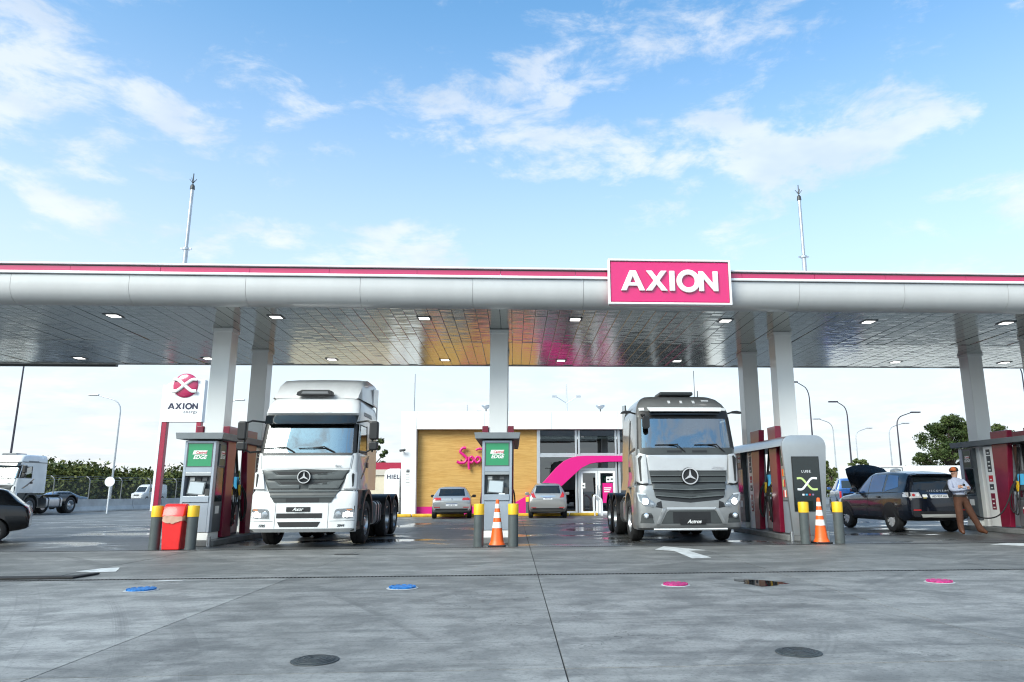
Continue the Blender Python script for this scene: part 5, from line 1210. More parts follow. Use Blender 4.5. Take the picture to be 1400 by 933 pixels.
# man leaning back behind the wagon, arms folded, one leg stretched out (x = to the right in view, -y towards the camera)
J = {'pelvis': (0, 0, .98, .165, .13), 'waist': (-.02, .01, 1.10, .16, .12), 'chest': (-.05, .03, 1.33, .195, .14), 'neck': (-.07, .03, 1.50, .065), 'head0': (-.08, .02, 1.58, .075), 'head': (-.09, .01, 1.665, .098, .108), 'crown': (-.09, .015, 1.73, .075),
     'shl': (-.22, .04, 1.41, .085), 'ell': (-.26, -.06, 1.17, .068), 'wrl': (.0, -.22, 1.205, .046), 'hnl': (.08, -.21, 1.235, .036),
     'shr': (.13, .02, 1.42, .085), 'elr': (.23, -.06, 1.20, .068), 'wrr': (-.01, -.24, 1.24, .046), 'hnr': (-.09, -.22, 1.27, .036),
     'hipl': (-.09, .0, .92, .125), 'knl': (-.09, -.02, .52, .094), 'anl': (-.08, .02, .14, .080), 'tol': (-.09, -.13, .045, .045), 'hel': (-.08, .05, .05, .05),
     'hipr': (.09, .0, .92, .125), 'knr': (.24, -.04, .53, .094), 'anr': (.42, -.06, .15, .080), 'tor': (.56, -.13, .05, .045), 'her': (.41, -.03, .05, .05)}
BN = [('pelvis', 'waist'), ('waist', 'chest'), ('chest', 'neck'), ('neck', 'head0'), ('head0', 'head'), ('head', 'crown'), ('chest', 'shl'), ('shl', 'ell'), ('ell', 'wrl'), ('wrl', 'hnl'), ('chest', 'shr'), ('shr', 'elr'), ('elr', 'wrr'), ('wrr', 'hnr'), ('pelvis', 'hipl'), ('hipl', 'knl'), ('knl', 'anl'), ('anl', 'tol'), ('anl', 'hel'), ('pelvis', 'hipr'), ('hipr', 'knr'), ('knr', 'anr'), ('anr', 'tor'), ('anr', 'her')]
RG = {b: 0 for b in BN}
for b_ in BN:
    if b_[0] in ('neck', 'head0', 'head') or b_[1] in ('hnl', 'hnr'): RG[b_] = 1
    if b_[0] in ('pelvis', 'hipl', 'hipr', 'knl', 'knr') and b_[1] != 'waist': RG[b_] = 2
    if b_[1] in ('tol', 'tor', 'hel', 'her'): RG[b_] = 3
man = figure('person', 'man in pale blue shirt and brown trousers standing with folded arms behind the black wagon', 'person', (12.02, 19.15, 0), 0, J, BN, RG, ['shirt_blue', 'skin', 'trouser_brown', 'shoe_brown'], zrule=lambda c, m: (0 if c.z < 1.16 else m) if c.y < -.15 and c.z > 1.1 else (1 if c.z > 1.515 else 0 if c.z > 1.035 else 2 if c.z > .125 else 3))
b = nb(); lathe(b, [(.112, 0), (.116, .03), (.106, .075), (.075, .11), (.03, .125), (.002, .127)], 20, Matrix.Translation((-.082, .022, 1.672)) @ Matrix.Rotation(R(-6), 4, 'Y')); obj('cap', b, 'hair_dark', man, smooth=True)
b = nb(); prism(b, [(-.10, 0), (.10, 0), (.085, .09), (.04, .125), (-.04, .125), (-.085, .09)], 0, .010, 'z'); bmesh.ops.transform(b, matrix=Matrix.Translation((-.155, -.045, 1.690)) @ Matrix.Rotation(R(62), 4, 'Z') @ Matrix.Rotation(R(10), 4, 'X'), verts=b.verts[:]); obj('cap_peak', b, 'cap_orange', man)
b = nb(); bmesh.ops.create_uvsphere(b, u_segments=14, v_segments=8, radius=.085, matrix=Matrix.Translation((-.125, -.03, 1.725)) @ Matrix.Diagonal((.85, .95, .8, 1))); obj('cap_panel', b, 'cap_orange', man, smooth=True)
b = nb(); o_ = [(.186 * cos(2 * pi * k / 24) - .01, .158 * sin(2 * pi * k / 24) + .005) for k in range(24)]; ring_prism(b, o_, [(x * .93, y * .93) for x, y in o_], 1.008, 1.062, 'z'); obj('belt', b, 'belt', man, smooth=True)
for hx, hy, hz, sd in ((.08, -.21, 1.235, 1), (-.09, -.22, 1.27, -1)):
    for k in range(4):
        b = nb(); z = hz + .030 - .02 * k; tube(b, smoothpath([(hx, hy, z), (hx + sd * .045, hy - .012, z + .004), (hx + sd * .075, hy + .006, z)], 3), .010, 7, radii=None); obj('finger', b, 'skin', man, smooth=True)
    b = nb(); tube(b, [(hx - sd * .02, hy - .02, hz + .02), (hx + sd * .02, hy - .045, hz + .045)], .011, 7); obj('thumb', b, 'skin', man, smooth=True)
for sd in (-1, 1):
    b = nb(); bmesh.ops.create_uvsphere(b, u_segments=8, v_segments=6, radius=.022, matrix=Matrix.Translation((-.09 + .10 * sd * .35, .01 + .085 * sd, 1.645)) @ Matrix.Diagonal((.8, .5, 1.2, 1))); obj('ear', b, 'skin', man, smooth=True)
    b = nb(); bmesh.ops.create_uvsphere(b, u_segments=8, v_segments=6, radius=.012, matrix=Matrix.Translation((-.168 + .03 * (sd < 0), -.040 - .028 * (sd < 0) + .02 * sd, 1.662))); obj('eye', b, 'hair_dark', man, smooth=True)
b = nb(); bmesh.ops.create_cone(b, segments=8, radius1=.018, radius2=.006, depth=.05, matrix=Matrix.Translation((-.182, -.055, 1.635)) @ Matrix.Rotation(R(-70), 4, 'Y')); obj('nose', b, 'skin', man, smooth=True)
ph = thing('mobile_phone', 'black mobile phone in the hand of the man with folded arms', 'phone', (12.0, 18.90, 1.27)); box('phone_body', 'phone_black', ph, -.035, .035, -.006, .006, -.03, .07, .004)
# truck driver
J2 = {'pelvis': (0, .1, -.35, .15), 'chest': (0, .08, .02, .19, .13), 'neck': (0, .05, .21, .06), 'head0': (0, .03, .29, .075), 'head': (0, .02, .38, .10), 'crown': (0, .03, .45, .075),
      'shl': (-.2, .06, .12, .075), 'ell': (-.3, -.16, -.06, .055), 'wrl': (-.2, -.42, .05, .04), 'hnl': (-.18, -.48, .10, .045), 'shr': (.2, .06, .12, .075), 'elr': (.3, -.16, -.06, .055), 'wrr': (.2, -.42, .05, .04), 'hnr': (.18, -.48, .10, .045)}
B2 = [('pelvis', 'chest'), ('chest', 'neck'), ('neck', 'head0'), ('head0', 'head'), ('head', 'crown'), ('chest', 'shl'), ('shl', 'ell'), ('ell', 'wrl'), ('wrl', 'hnl'), ('chest', 'shr'), ('shr', 'elr'), ('elr', 'wrr'), ('wrr', 'hnr')]
drv = figure('person', 'driver in a white shirt behind the wheel of the silver grey truck', 'person', (4.65, 18.42, 2.22), 0, J2, B2, {b: (1 if b[0] in ('neck', 'head0', 'head') or b[1] in ('hnl', 'hnr') else 0) for b in B2}, ['driver_shirt', 'skin'], zrule=lambda c, m: 1 if c.z > .235 else m)
b = nb(); lathe(b, [(.105, -.02), (.108, .03), (.08, .085), (.02, .105)], 16, Matrix.Translation((0, .035, .40))); obj('hair', b, 'hair_dark', drv, smooth=True)

# ------------------------------------------------------------------ pump islands
Y0 = 17.5
def castrol(par, x, y, z, w, h, rot=0.0, m='green_sign'):
    """green sign board with red-on-white mark and italic word; faces -y (rot 0) or +-x"""
    e = thing_part('sign_board', par); e.location = (x, y, z); e.rotation_euler = (0, 0, rot)
    box('board', m, e, -w / 2, w / 2, -.012, .012, -h / 2, h / 2, .006)
    o, i = rect_ring(w + .02, h + .02, .02); b = nb(); ring_prism(b, o, i, -.018, .01); obj('trim', b, 'cabinet_dark', e)
    b = nb(); prism(b, [(-w * .30, h * .02), (w * .26, h * .02), (w * .30, h * .19), (-w * .26, h * .19)], -.016, -.0125); obj('mark', b, 'label_white', e)
    text('lettering', 'Castrol', h * .15, 'label_red', e, (w * .05, -.019, h * .055), ext=.001, bold=.0015, shear=.2)
    text('lettering', 'EDGE', h * .22, 'label_white', e, (0, -.0145, -h * .17), ext=.001, bold=.004, shear=.3)
    return e
def kiosk(t, yf, sgn):
    """service kiosk with sign and payment niche; sgn=-1 faces the camera side (front end), +1 the rear end"""
    e = thing_part('kiosk', t); e.location = (0, yf, 0); e.rotation_euler = (0, 0, 0 if sgn < 0 else pi)
    box('cabinet', 'cabinet_dark', e, -.352, .352, .16, .66, .30, 2.42)
    box('stile', 'cabinet_blue', e, -.36, -.30, 0, .159, .30, 2.42, .006); box('stile', 'cabinet_blue', e, .30, .36, 0, .159, .30, 2.42, .006)
    box('rail', 'cabinet_blue', e, -.299, .299, .002, .159, 2.375, 2.42); box('rail', 'cabinet_blue', e, -.299, .299, .002, .159, 1.68, 1.80)
    box('ledge', 'cabinet_blue', e, -.299, .299, -.02, .159, .99, 1.135, .008); box('door', 'cabinet_blue', e, -.295, .295, .006, .159, .305, .985, .006)
    box('plinth', 'label_white', e, -.34, .34, .02, .62, .13, .295, .004)
    box('shutter', 'cabinet_silver', e, -.298, .298, .004, .10, 1.60, 1.675, .006)
    castrol(e, 0, .02, 2.09, .57, .55)
    b = nb(); MT = Matrix.Translation((0, .05, 1.31)) @ Matrix.Rotation(R(-8), 4, 'X') @ Matrix.Rotation(R(5), 4, 'Y'); bx(b, -.22, .17, -.02, .05, -.16, .16, MT); s_ = obj('monitor', b, 'cabinet_dark', e, bev=.01)
    b = nb(); bx(b, -.19, .14, -.026, -.021, -.13, .135, MT); obj('screen', b, 'screen_pale', s_)
    for k, xx in enumerate((-.17, -.02, .12)): box('card_slot', ('label_white', 'dark_grey', 'mid_grey')[k], e, xx - .055, xx + .055, .12, .155, 1.49, 1.565)
    box('keypad', 'dark_grey', e, .18, .28, .02, .14, 1.137, 1.30); box('receipt', 'label_white', e, .05, .2, -.01, .05, 1.136, 1.16)
    for s in (-1, 1):
        x = s * .3535
        box('side_panel', 'screen_dark', e, min(x, x + s * .004), max(x, x + s * .004), .20, .62, 1.0, 1.80)
        box('side_label', 'label_white', e, min(x, x + s * .004), max(x, x + s * .004), .28, .50, .72, .9)
        castrol(e, s * .362, .41, 2.1, .36, .5, s * pi / 2, 'green_dark')
def fins(t, L_, style):
    for s in (-1, 1):
        zt = 2.83 if style == 'flat' or s < 0 else 2.44
        for pl in ([(.80, zt), (1.40, zt), (1.30, 1.2), (1.44, .15), (.90, .15), (.86, 1.2)], [(2.05, zt), (2.80, zt), (2.80, .15), (2.42, .15), (2.30, 1.2)]):
            b = nb(); prism(b, pl, s * .245, s * .40, 'x'); obj('fin', b, 'maroon', t, bev=.012)
        # pale information strip with small pictogram squares beside the rear fin
        b = nb(); prism(b, [(2.83, 2.42), (3.24, 2.42), (3.24, .15), (2.83, .15)], s * .26, s * .37, 'x'); ip = obj('info_strip', b, 'column_paint', t, bev=.008)
        for k, (zc, hh, m_) in enumerate(((2.26, .16, 'dark_grey'), (1.92, .46, 'dark_grey'), (1.50, .18, 'label_red'), (1.26, .16, 'dark_grey'), (.85, .46, 'maroon'))):
            yc = 3.035; x = s * .3715
            box('pictogram', m_, ip, min(x, x + s * .004), max(x, x + s * .004), yc - .09, yc + .09, zc - hh / 2, zc + hh / 2)
            for g in range(max(1, int(hh / .12))):
                zz = zc - hh / 2 + .06 + g * .115; xx = s * .3758
                box('print_mark', 'label_white', ip, min(xx, xx + s * .003), max(xx, xx + s * .003), yc - .045, yc + .045, zz - .018, zz + .018)
def dispenser(cx, yc, label):
    t = thing('fuel_dispenser', label, 'fuel pump', (cx, yc, .15), group='fuel dispensers on the islands')
    box('cabinet', 'cabinet_dark', t, -.26, .26, -.42, .42, 0, .82, .02)
    box('head', 'cabinet_dark', t, -.22, .22, -.41, .41, 1.0, 1.56, .03)
    for yy in (-.33, .33): box('post', 'cabinet_silver', t, -.10, .10, yy - .07, yy + .07, .82, 2.29, .02)
    box('spine', 'black_plastic', t, -.06, .06, -.25, .25, .82, 2.29)
    for s in (-1, 1):
        for yy in (-.205, .205):
            x = s * .222
            box('display', 'screen_blue' if yy > 0 else 'screen_dark', t, min(x, x + s * .012), max(x, x + s * .012), yy - .14, yy + .14, 1.16, 1.46, .003)
            box('door_panel', 'steel', t, min(s * .262, s * .275), max(s * .262, s * .275), yy - .19, yy + .19, .06, .74, .004)
        b = nb(); lathe(b, [(.21, 0), (.21, .008)], 24, Matrix.Translation((s * .277, .0, .44)) @ Matrix.Rotation(s * pi / 2, 4, 'Y')); lg = obj('badge', b, 'maroon_bright', t)
        for d in (-1, 1):
            b = nb(); tube(b, smoothpath([(s * .287, -.18, .44 + .10 * d), (s * .289, -.06, .44 + .06 * d), (s * .289, .06, .44 - .06 * d), (s * .287, .18, .44 - .10 * d)], 4), .03, 6)
            for v in b.verts: v.co.x = s * .286 + (v.co.x - s * .288) * .15
            obj('badge_stroke', b, 'label_white', lg)
        for k, yy in enumerate((-.37, -.26, .26, .37)):
            m_ = 'yellow_paint' if k in (1, 2) else 'black_plastic'
            b = nb(); prism(b, [(yy - .035, .98), (yy + .035, .98), (yy + .045, 1.12), (yy + .03, 1.26), (yy - .03, 1.26), (yy - .045, 1.12)], s * .27, s * .33, 'x'); nz = obj('nozzle', b, m_, t, bev=.012)
            b = nb(); tube(b, [(s * .30, yy, .99), (s * .31, yy + .01, .90), (s * .285, yy + .02, .82)], .014, 6); obj('spout', b, 'steel', nz)
            b = nb(); tube(b, smoothpath([(s * .30, yy, 1.25), (s * .42, yy + .05, 1.0), (s * .44, yy + .10 * (1 if yy > 0 else -1), .42 + .06 * k), (s * .40, yy + .02, .25 + .05 * k), (s * .36, yy - .05 * (1 if yy > 0 else -1), .6), (s * .22, yy * .9, 1.5), (s * .14, yy * .8, 2.2)], 6), .017, 7); obj('hose', b, 'rubber', t, smooth=True)
    return t
def island(cx, label, style, front=True, rear=True):
    L_ = 4.62
    t = thing('pump_island', label, 'pump island', (cx, Y0, 0), group='pump islands under the canopy')
    b = nb(); prism(b, [(-.42, 0), (.42, 0), (.52, .12), (.52, L_ - .12), (.42, L_ - .02), (-.42, L_ - .02), (-.52, L_ - .12), (-.52, .12)], 0.0, .128, 'z'); obj('plinth', b, 'plinth_concrete', t, bev=.012)
    for s in (-1, 1): b = nb(); tube(b, [(s * .44, .03, 0), (s * .44, .03, .22)], .045, 10); obj('guard_stud', b, 'steel', t, smooth=True)
    fins(t, L_, style)
    if style == 'flat':
        b = nb(); prism(b, [(-.53, 2.46), (.53, 2.46), (.56, 2.61), (-.56, 2.61)], .06, L_ - .05, 'y'); obj('roof_slab', b, 'roof_slab', t, bev=.006)
        if front: kiosk(t, .18, -1)
    else:
        # rounded silver portal: thin shell with the top corners rolled over
        def prof(o):
            r = .26 - o; pts = [(-.40 + o, .13), (-.555 + o, 2.24 - .0)]
            pts += [(-.555 + .26 - r * cos(R(a)), 2.27 + r * sin(R(a)) + 0) for a in range(0, 91, 15)]
            pts += [(-x, z) for x, z in pts[::-1]]
            return pts
        outer, inner = prof(0), prof(.07)
        b = nb(); fs = []
        A = [b.verts.new((x, .0, z)) for x, z in outer]; 
        prism(b, outer, 0.0, .10, 'y'); bmesh.ops.delete(b, geom=A, context='VERTS'); obj('portal_front', b, 'cabinet_silver', t, smooth=True, bev=.006)
        b = nb(); n = len(outer)
        for (pa, pb_, ya, yb) in ((outer[2:-2], inner[2:-2], .102, L_ - .1),):
            prism(b, pa + pb_[::-1], ya, yb, 'y')
        obj('roof_shell', b, 'cabinet_silver', t, smooth=True)
        b = nb(); bx(b, -.34, .34, .101, .74, .13, 2.42); obj('kiosk_core', b, 'cabinet_dark', t)
        sc = thing_part('display', t); sc.location = (0, -.004, 1.35)
        box('bezel', 'black_plastic', sc, -.345, .345, -.012, .0, -.66, .66, .006); box('glass', 'screen_dark', sc, -.325, .325, -.016, -.0125, -.64, .64)
        for m_, d in (('screen_green', 1), ('screen_white', -1)):
            pts = smoothpath([(-.24 , 0, .13 * d), (-.12, 0, .125 * d), (0, 0, 0), (.12, 0, -.125 * d), (.26, 0, -.13 * d)], 8)
            b = nb(); up_, lo_ = [], []
            for i_, q in enumerate(pts):
                tn = (pts[min(i_ + 1, len(pts) - 1)] - pts[max(i_ - 1, 0)]).normalized(); nn = Vector((-tn.z, 0, tn.x)) * .024
                up_.append(((q + nn).x, (q + nn).z)); lo_.append(((q - nn).x, (q - nn).z))
            prism(b, up_ + lo_[::-1], -.019 - (.0008 if d < 0 else 0), -.0165); obj('logo_stroke', b, m_, sc)
        text('lettering', 'LUBE', .085, 'screen_white', sc, (0, -.018, .27), ext=.0005, space=1.3)
        for k in range(4): box('icon', ('screen_white', 'screen_blue', 'label_red', 'screen_violet')[k], sc, -.13 + k * .08, -.08 + k * .08, -.018, -.0165, -.28, -.24)
        for s in (-1, 1):
            castrol(t, s * .352, .44, 2.1, .40, .5, s * pi / 2, 'green_dark')
            sh = thing_part('shelf_case', t); sh.location = (s * .3435, .44, 0)
            box('case', 'cabinet_silver', sh, min(0, s * .008), max(0, s * .008), -.24, .24, .95, 1.80)
            for k in range(3):
                for q in range(4): box('bottle', ('label_gold', 'cone_orange', 'label_white', 'label_red')[(k + q) % 4], sh, min(s * .0085, s * .03), max(s * .0085, s * .03), -.20 + .10 * q, -.13 + .10 * q, 1.02 + .26 * k, 1.20 + .26 * k, .01)
            x = s * .342; box('lower_door', 'cabinet_blue', t, min(x, x + s * .012), max(x, x + s * .012), .14, .70, .16, .92, .004)
    if rear: kiosk(t, L_ - .16, 1)
    return t
island(-7.46, 'left pump island with green and grey payment kiosk behind the red bin', 'flat')
island(-.41, 'middle pump island with payment kiosk behind the centre traffic cone', 'flat')
island(7.14, 'pump island with rounded silver portal and black screen right of the silver truck', 'round')
island(14.25, 'far right pump island behind the man with folded arms', 'flat')
for cx, lb in ((-7.46, 'left island beside the white truck'), (-.41, 'middle island behind the cone'), (7.14, 'rounded silver island'), (14.25, 'far right island, with blue display and yellow nozzles')):
    dispenser(cx, Y0 + 1.78, 'dark fuel dispenser with hoses on the ' + lb)
# hose from the far right dispenser to the wagon
b = nb(); tube(b, smoothpath([(13.98, 19.4, 1.9), (13.7, 19.35, 1.3), (13.35, 19.5, .55), (13.1, 20.0, .42), (13.06, 20.8, .75), (13.10, 21.0, .90)], 7), .018, 8)
tag(obj('fuel_hose', b, 'rubber', None, smooth=True), 'black fuel hose drooping from the far right pump towards the black wagon', 'hose')

# ------------------------------------------------------------------ bollards, cones, bin
def lathe_obj(name, prof, m, par, n=24, **kw): return obj(name, lathe(nb(), prof, n), m, par, smooth=True, **kw)
bol0 = None
def bollard(x, y, label, s=1.0, grp='grey bollards with yellow tops'):
    global bol0
    if bol0 is None:
        bol0 = thing('bollard', label, 'bollard', (x, y, 0), group=grp)
        lathe_obj('post', [(.112, 0), (.112, .70)], 'bollard_grey', bol0)
        lathe_obj('yellow_sleeve', [(.119, .695), (.119, .915), (.112, .93), (.03, .936)], 'yellow_paint', bol0)
        return bol0
    o = copy_tree(bol0); o.location = (x, y, 0); o['label'] = label; o.scale = (s, s, s)
    return o
bollard(-7.80, 16.62, 'grey yellow-topped bollard left of the red bin')
bollard(-7.03, 16.62, 'grey yellow-topped bollard right of the red bin')
bollard(-.78, 16.64, 'grey yellow-topped bollard left of the centre cone')
bollard(-.01, 16.64, 'grey yellow-topped bollard right of the centre cone')
bollard(6.68, 16.66, 'grey yellow-topped bollard left of the cone by the screen')
bollard(7.48, 16.66, 'grey yellow-topped bollard right of the cone by the screen')
bollard(-5.95, 37.4, 'small distant yellow-topped bollard before the white shop corner', 1.0)
bollard(.72, 37.2, 'distant yellow-topped bollard left of the champagne van', 1.0)
bollard(-3.85, 37.3, 'distant yellow-topped bollard mostly hidden behind the silver hatchback', 1.0)
def cone(x, y, label):
    t = thing('traffic_cone', label, 'traffic cone', (x, y, 0), group='orange traffic cones')
    b = nb(); prism(b, rrect(.40, .40, .05), 0, .035, 'z'); obj('base', b, 'black_plastic', t, bev=.008)
    def r(z): return .150 + (.042 - .150) * (z - .10) / .83
    lathe_obj('foot', [(.185, .036), (.178, .06), (.158, .09), (r(.12), .12), (r(.40), .40)], 'cone_orange', t)
    for z0, z1, m_ in ((.401, .53, 'cone_white'), (.531, .62, 'cone_orange'), (.621, .745, 'cone_white'), (.746, .83, 'cone_orange'), (.831, .93, 'cone_white')):
        e = .004 if m_ == 'cone_white' else 0
        lathe_obj('band' if e else 'section', [(r(z0) + e, z0), (r(z1) + e, z1)], m_, t)
    lathe_obj('tip', [(r(.931), .931), (.038, 1.0), (.033, 1.02), (.004, 1.025)], 'cone_orange', t)
cone(-.37, 16.72, 'orange and white traffic cone in front of the middle payment kiosk')
cone(7.08, 16.74, 'orange and white traffic cone in front of the black screen')
t = thing('litter_bin', 'red plastic litter bin lined with a clear bag between two bollards', 'bin', (-7.41, 16.66, 0))
b = nb(); V = []
for z, w_, d_ in ((0, .185, .15), (.62, .215, .175)): V.append([b.verts.new((sx_ * w_, sy * d_, z)) for sx_, sy in ((-1, -1), (1, -1), (1, 1), (-1, 1))])
for k in range(4): b.faces.new((V[0][k], V[0][(k + 1) % 4], V[1][(k + 1) % 4], V[1][k]))
b.faces.new(V[0][::-1]); b.faces.new(V[1]); obj('body', b, 'bin_red', t, bev=.02)
b = nb(); prism(b, [(-.185, .70), (-.17, .74), (-.12, .90), (-.07, .955), (.0, .975), (.08, .96), (.15, .86), (.185, .72), (.185, .70)], -.225, .225, 'x'); obj('lid', b, 'bin_red', t, bev=.015, smooth=True)
b = nb(); rows = []
for j, z in enumerate((.585, .62, .66, .69, .715)):
    rg = []
    for k in range(40):
        a = 2 * pi * k / 40; q = (abs(cos(a)) ** 8 + abs(sin(a)) ** 8) ** (-1 / 8); wv = 1 + random.uniform(-.02, .035)
        rg.append(b.verts.new((cos(a) * q * .228 * wv, sin(a) * q * .188 * wv, z + random.uniform(-.012, .012) + (-.03 * sin(3 * a) if j == 0 else 0))))
    rows.append(rg)
for a, c2 in zip(rows, rows[1:]):
    for k in range(40): b.faces.new((a[k], a[(k + 1) % 40], c2[(k + 1) % 40], c2[k]))
obj('bin_bag', b, 'plastic_bag', t, smooth=True)

# ------------------------------------------------------------------ things let into the ground
def cover(x, y, r, m, label, grp, cat='cover', teeth=0, z=.013):
    t = thing('fill_cover' if teeth else 'manhole_cover', label, cat, (x, y, 0), group=grp)
    lathe_obj('collar', [(r * 1.22, .0035), (r * 1.20, .007), (r * 1.0, .008)], 'barrier_concrete' if teeth else 'cast_iron', t, 32)
    lathe_obj('lid', [(r, .009), (r * .99, z + .008), (r * .9, z + .012), (.003, z + .012)], m, t, 32)
    b = nb()
    if teeth:
        for k in range(teeth): bx(b, r * .90, r * 1.02, -.025, .025, .010, z + .017, Matrix.Rotation(2 * pi * k / teeth, 4, 'Z'))
        nm = 'lug_ring'
    else:
        for q in range(3): ring_prism(b, circ(r * (.88 - .26 * q), 28), circ(r * (.82 - .26 * q), 28), z + .0115, z + .0145, 'z')
        nm = 'raised_rings'
    o = obj(nm, b, m if teeth else 'dark_grey', t); o['kind'] = 'stuff'
cover(-4.69, 9.78, .165, 'blue_cover', 'round blue tank fill cover at left on the concrete', 'tank fill covers', teeth=12)
cover(-1.41, 9.68, .165, 'blue_cover', 'round blue tank fill cover right of the other blue one', 'tank fill covers', teeth=12)
cover(2.10, 9.64, .155, 'pink_cover', 'round pink tank fill cover beside the puddle', 'tank fill covers', teeth=12)
cover(5.61, 9.61, .155, 'pink_cover', 'round pink tank fill cover at far right on the concrete', 'tank fill covers', teeth=12)
cover(-1.44, 5.68, .142, 'cast_iron', 'round iron manhole cover nearest the camera at left', 'iron manhole covers', 'manhole', z=.004)
cover(2.15, 5.66, .142, 'cast_iron', 'round iron manhole cover nearest the camera at right', 'iron manhole covers', 'manhole', z=.004)
def sheet(name, poly, m, label, cat, z=.004, kind=None, h=.0015):
    b = nb(); prism(b, poly, z, z + h, 'z'); return tag(obj(name, b, m), label if not kind else None, cat if not kind else None, kind=kind)
sheet('arrow_marking', [(2.93, 15.32), (3.30, 16.2), (3.95, 15.05), (3.55, 14.98), (3.60, 13.42), (3.22, 13.30), (3.26, 14.98)], 'arrow_white', 'worn white arrow painted on the concrete before the silver truck', 'road marking')
sheet('arrow_marking', [(10.5, 15.85), (11.1, 16.2), (12.2, 15.95), (12.2, 14.9), (11.2, 15.1)], 'arrow_white', 'worn white painted marking at the right picture edge', 'road marking')
sheet('arrow_marking', [(-6.86, 12.17), (-6.72, 12.62), (-6.50, 12.75), (-6.36, 12.45), (-6.22, 12.10), (-6.55, 12.02)], 'arrow_white', 'small white painted arrowhead left of the first blue cover', 'road marking')
sheet('paint_patch', [(-4.97, 10.70), (-4.62, 10.76), (-4.60, 10.84), (-4.95, 10.80)], 'arrow_white', 'short pale paint bar just behind the left blue cover', 'road marking')
b = nb(); prism(b, [(-.9, -.14), (.42, -.08), (.50, .46), (.40, .42), (.30, .12), (-.9, .10)], .004, .03, 'z')
tag(obj('rubber_ramp', b, 'rubber', None, loc=(-6.75, 11.25, 0), bev=.006), 'black rubber strip lying by the drain at the left edge', 'rubber strip')
sheet('drain_slot', [(-3.52, 14.88), (-3.06, 14.82), (-3.04, 14.98), (-3.50, 15.06)], 'grate_black', 'small black rectangular drain plate before the white truck', 'drain')
mat('water', (.018, .017, .016), .02, spec=.6)
pp = [(3.05, 10.24), (3.16, 10.12), (3.30, 10.08), (3.44, 9.98), (3.50, 9.86), (3.62, 9.80), (3.53, 9.74), (3.60, 9.62), (3.46, 9.62), (3.40, 9.50), (3.26, 9.42), (3.15, 9.38), (3.10, 9.56), (3.02, 9.72), (3.08, 9.86), (2.98, 10.0)]
o = sheet('puddle', pp, 'water', 'small dark puddle on the concrete beside the pink cover', 'puddle')

# ------------------------------------------------------------------ background
def lamp_post(x, y, h, arm, label, m='galvanised', az_=0.0, r=.09, grp='street lamps in the background'):
    t = thing('street_lamp', label, 'street lamp', (x, y, 0), az_, group=grp)
    b = nb(); s = 1 if arm > 0 else -1; a = abs(arm)
    pts = [(0, 0, 0), (0, 0, h * .55), (0, 0, h * .86)] + [(s * a * .55 * (1 - cos(R(q))), 0, h * .86 + h * .11 * sin(R(q))) for q in (20, 40, 60, 80)] + [(s * a, 0, h)]
    tube(b, pts, r, 8, radii=[r, r * .8, r * .6, r * .55, r * .5, r * .48, r * .45, r * .4]); obj('pole', b, m, t, smooth=True)
    b = nb(); bx(b, min(s * a * .95, s * (a + .75)), max(s * a * .95, s * (a + .75)), -.14, .14, h - .03, h + .07); hd = obj('lamp_head', b, m, t, bev=.02)
    b = nb(); bx(b, min(s * a * 1.05, s * (a + .65)), max(s * a * 1.05, s * (a + .65)), -.10, .10, h - .045, h - .031); obj('lens', b, 'label_white', hd)
LP = [(25.3, 60, 10.3, -1.0, 'dark curved street lamp just right of the silver island column', 'dark_pole'), (28.5, 60, 8.6, -.8, 'tall street lamp right of the rounded island, second pole', 'dark_pole'), (36.2, 80, 9.1, -1.5, 'faint tall street lamp with long arm right of the rounded island', 'galvanised'),
      (47.5, 98, 9.6, 1.7, 'thin street lamp whose arm points right above the blue pickup', 'galvanised'), (32.8, 60, 7.7, 1.4, 'dark street lamp above the black wagon, arm to the right', 'dark_pole'), (42.7, 80, 8.6, 1.7, 'faint street lamp behind the dark lamp above the wagon', 'galvanised'),
      (52.4, 80, 9.4, 1.4, 'pale street lamp rising out of the big tree', 'galvanised'), (44.6, 60, 13.0, -3.2, 'dark pole rising to the canopy edge at far right', 'dark_pole'), (-33.0, 62, 9.3, -2.0, 'slender grey street lamp left of the brand totem', 'galvanised'), (-40.0, 60, 14.5, -2.0, 'tall dark pole at far left rising behind the canopy', 'dark_pole'), (-26.5, 66, 9.4, 1.4, 'pale street lamp just behind the totem legs', 'galvanised')]
for (x, y, h, a, lb, m_) in LP: lamp_post(x, y, h, a, lb, m_)

# brand totem
tt = thing('brand_totem', 'tall white totem sign with round pink emblem on dark red legs', 'totem sign', (-24.2, 54, -.5))
b = nb(); prism(b, [(-1.42, 6.78), (1.42, 6.78), (1.42, 9.88), (.9, 9.92), (-.9, 9.80), (-1.42, 9.45)], -.25, .25); obj('panel', b, 'white_wall', tt, bev=.02)
box('edge_strip', 'white_wall', tt, -1.60, -1.425, -.22, .22, 0, 9.5, .02)
for xx in (-1.42, 1.02): box('leg', 'maroon_bright', tt, xx + .01, xx + .34, -.2, .2, 0, 6.775, .02)
em = thing_part('emblem', tt); em.location = (.04, -.26, 9.45)
b = nb(); bmesh.ops.create_uvsphere(b, u_segments=28, v_segments=14, radius=.90, matrix=Matrix.Diagonal((1, .22, 1, 1))); obj('disc', b, 'band_pink', em, smooth=True)
for d in (-1, 1):
    pts = smoothpath([(-.84, -.10, -.42 * d), (-.5, -.17, -.40 * d), (0, -.21, 0), (.5, -.17, .40 * d), (.84, -.10, .42 * d)], 6); b = nb(); tube(b, pts, .125, 8)
    for v in b.verts: v.co.y = v.co.y * .6 - .09 - (.01 if d > 0 else 0)
    obj('emblem_stroke', b, 'label_white', em, smooth=True)
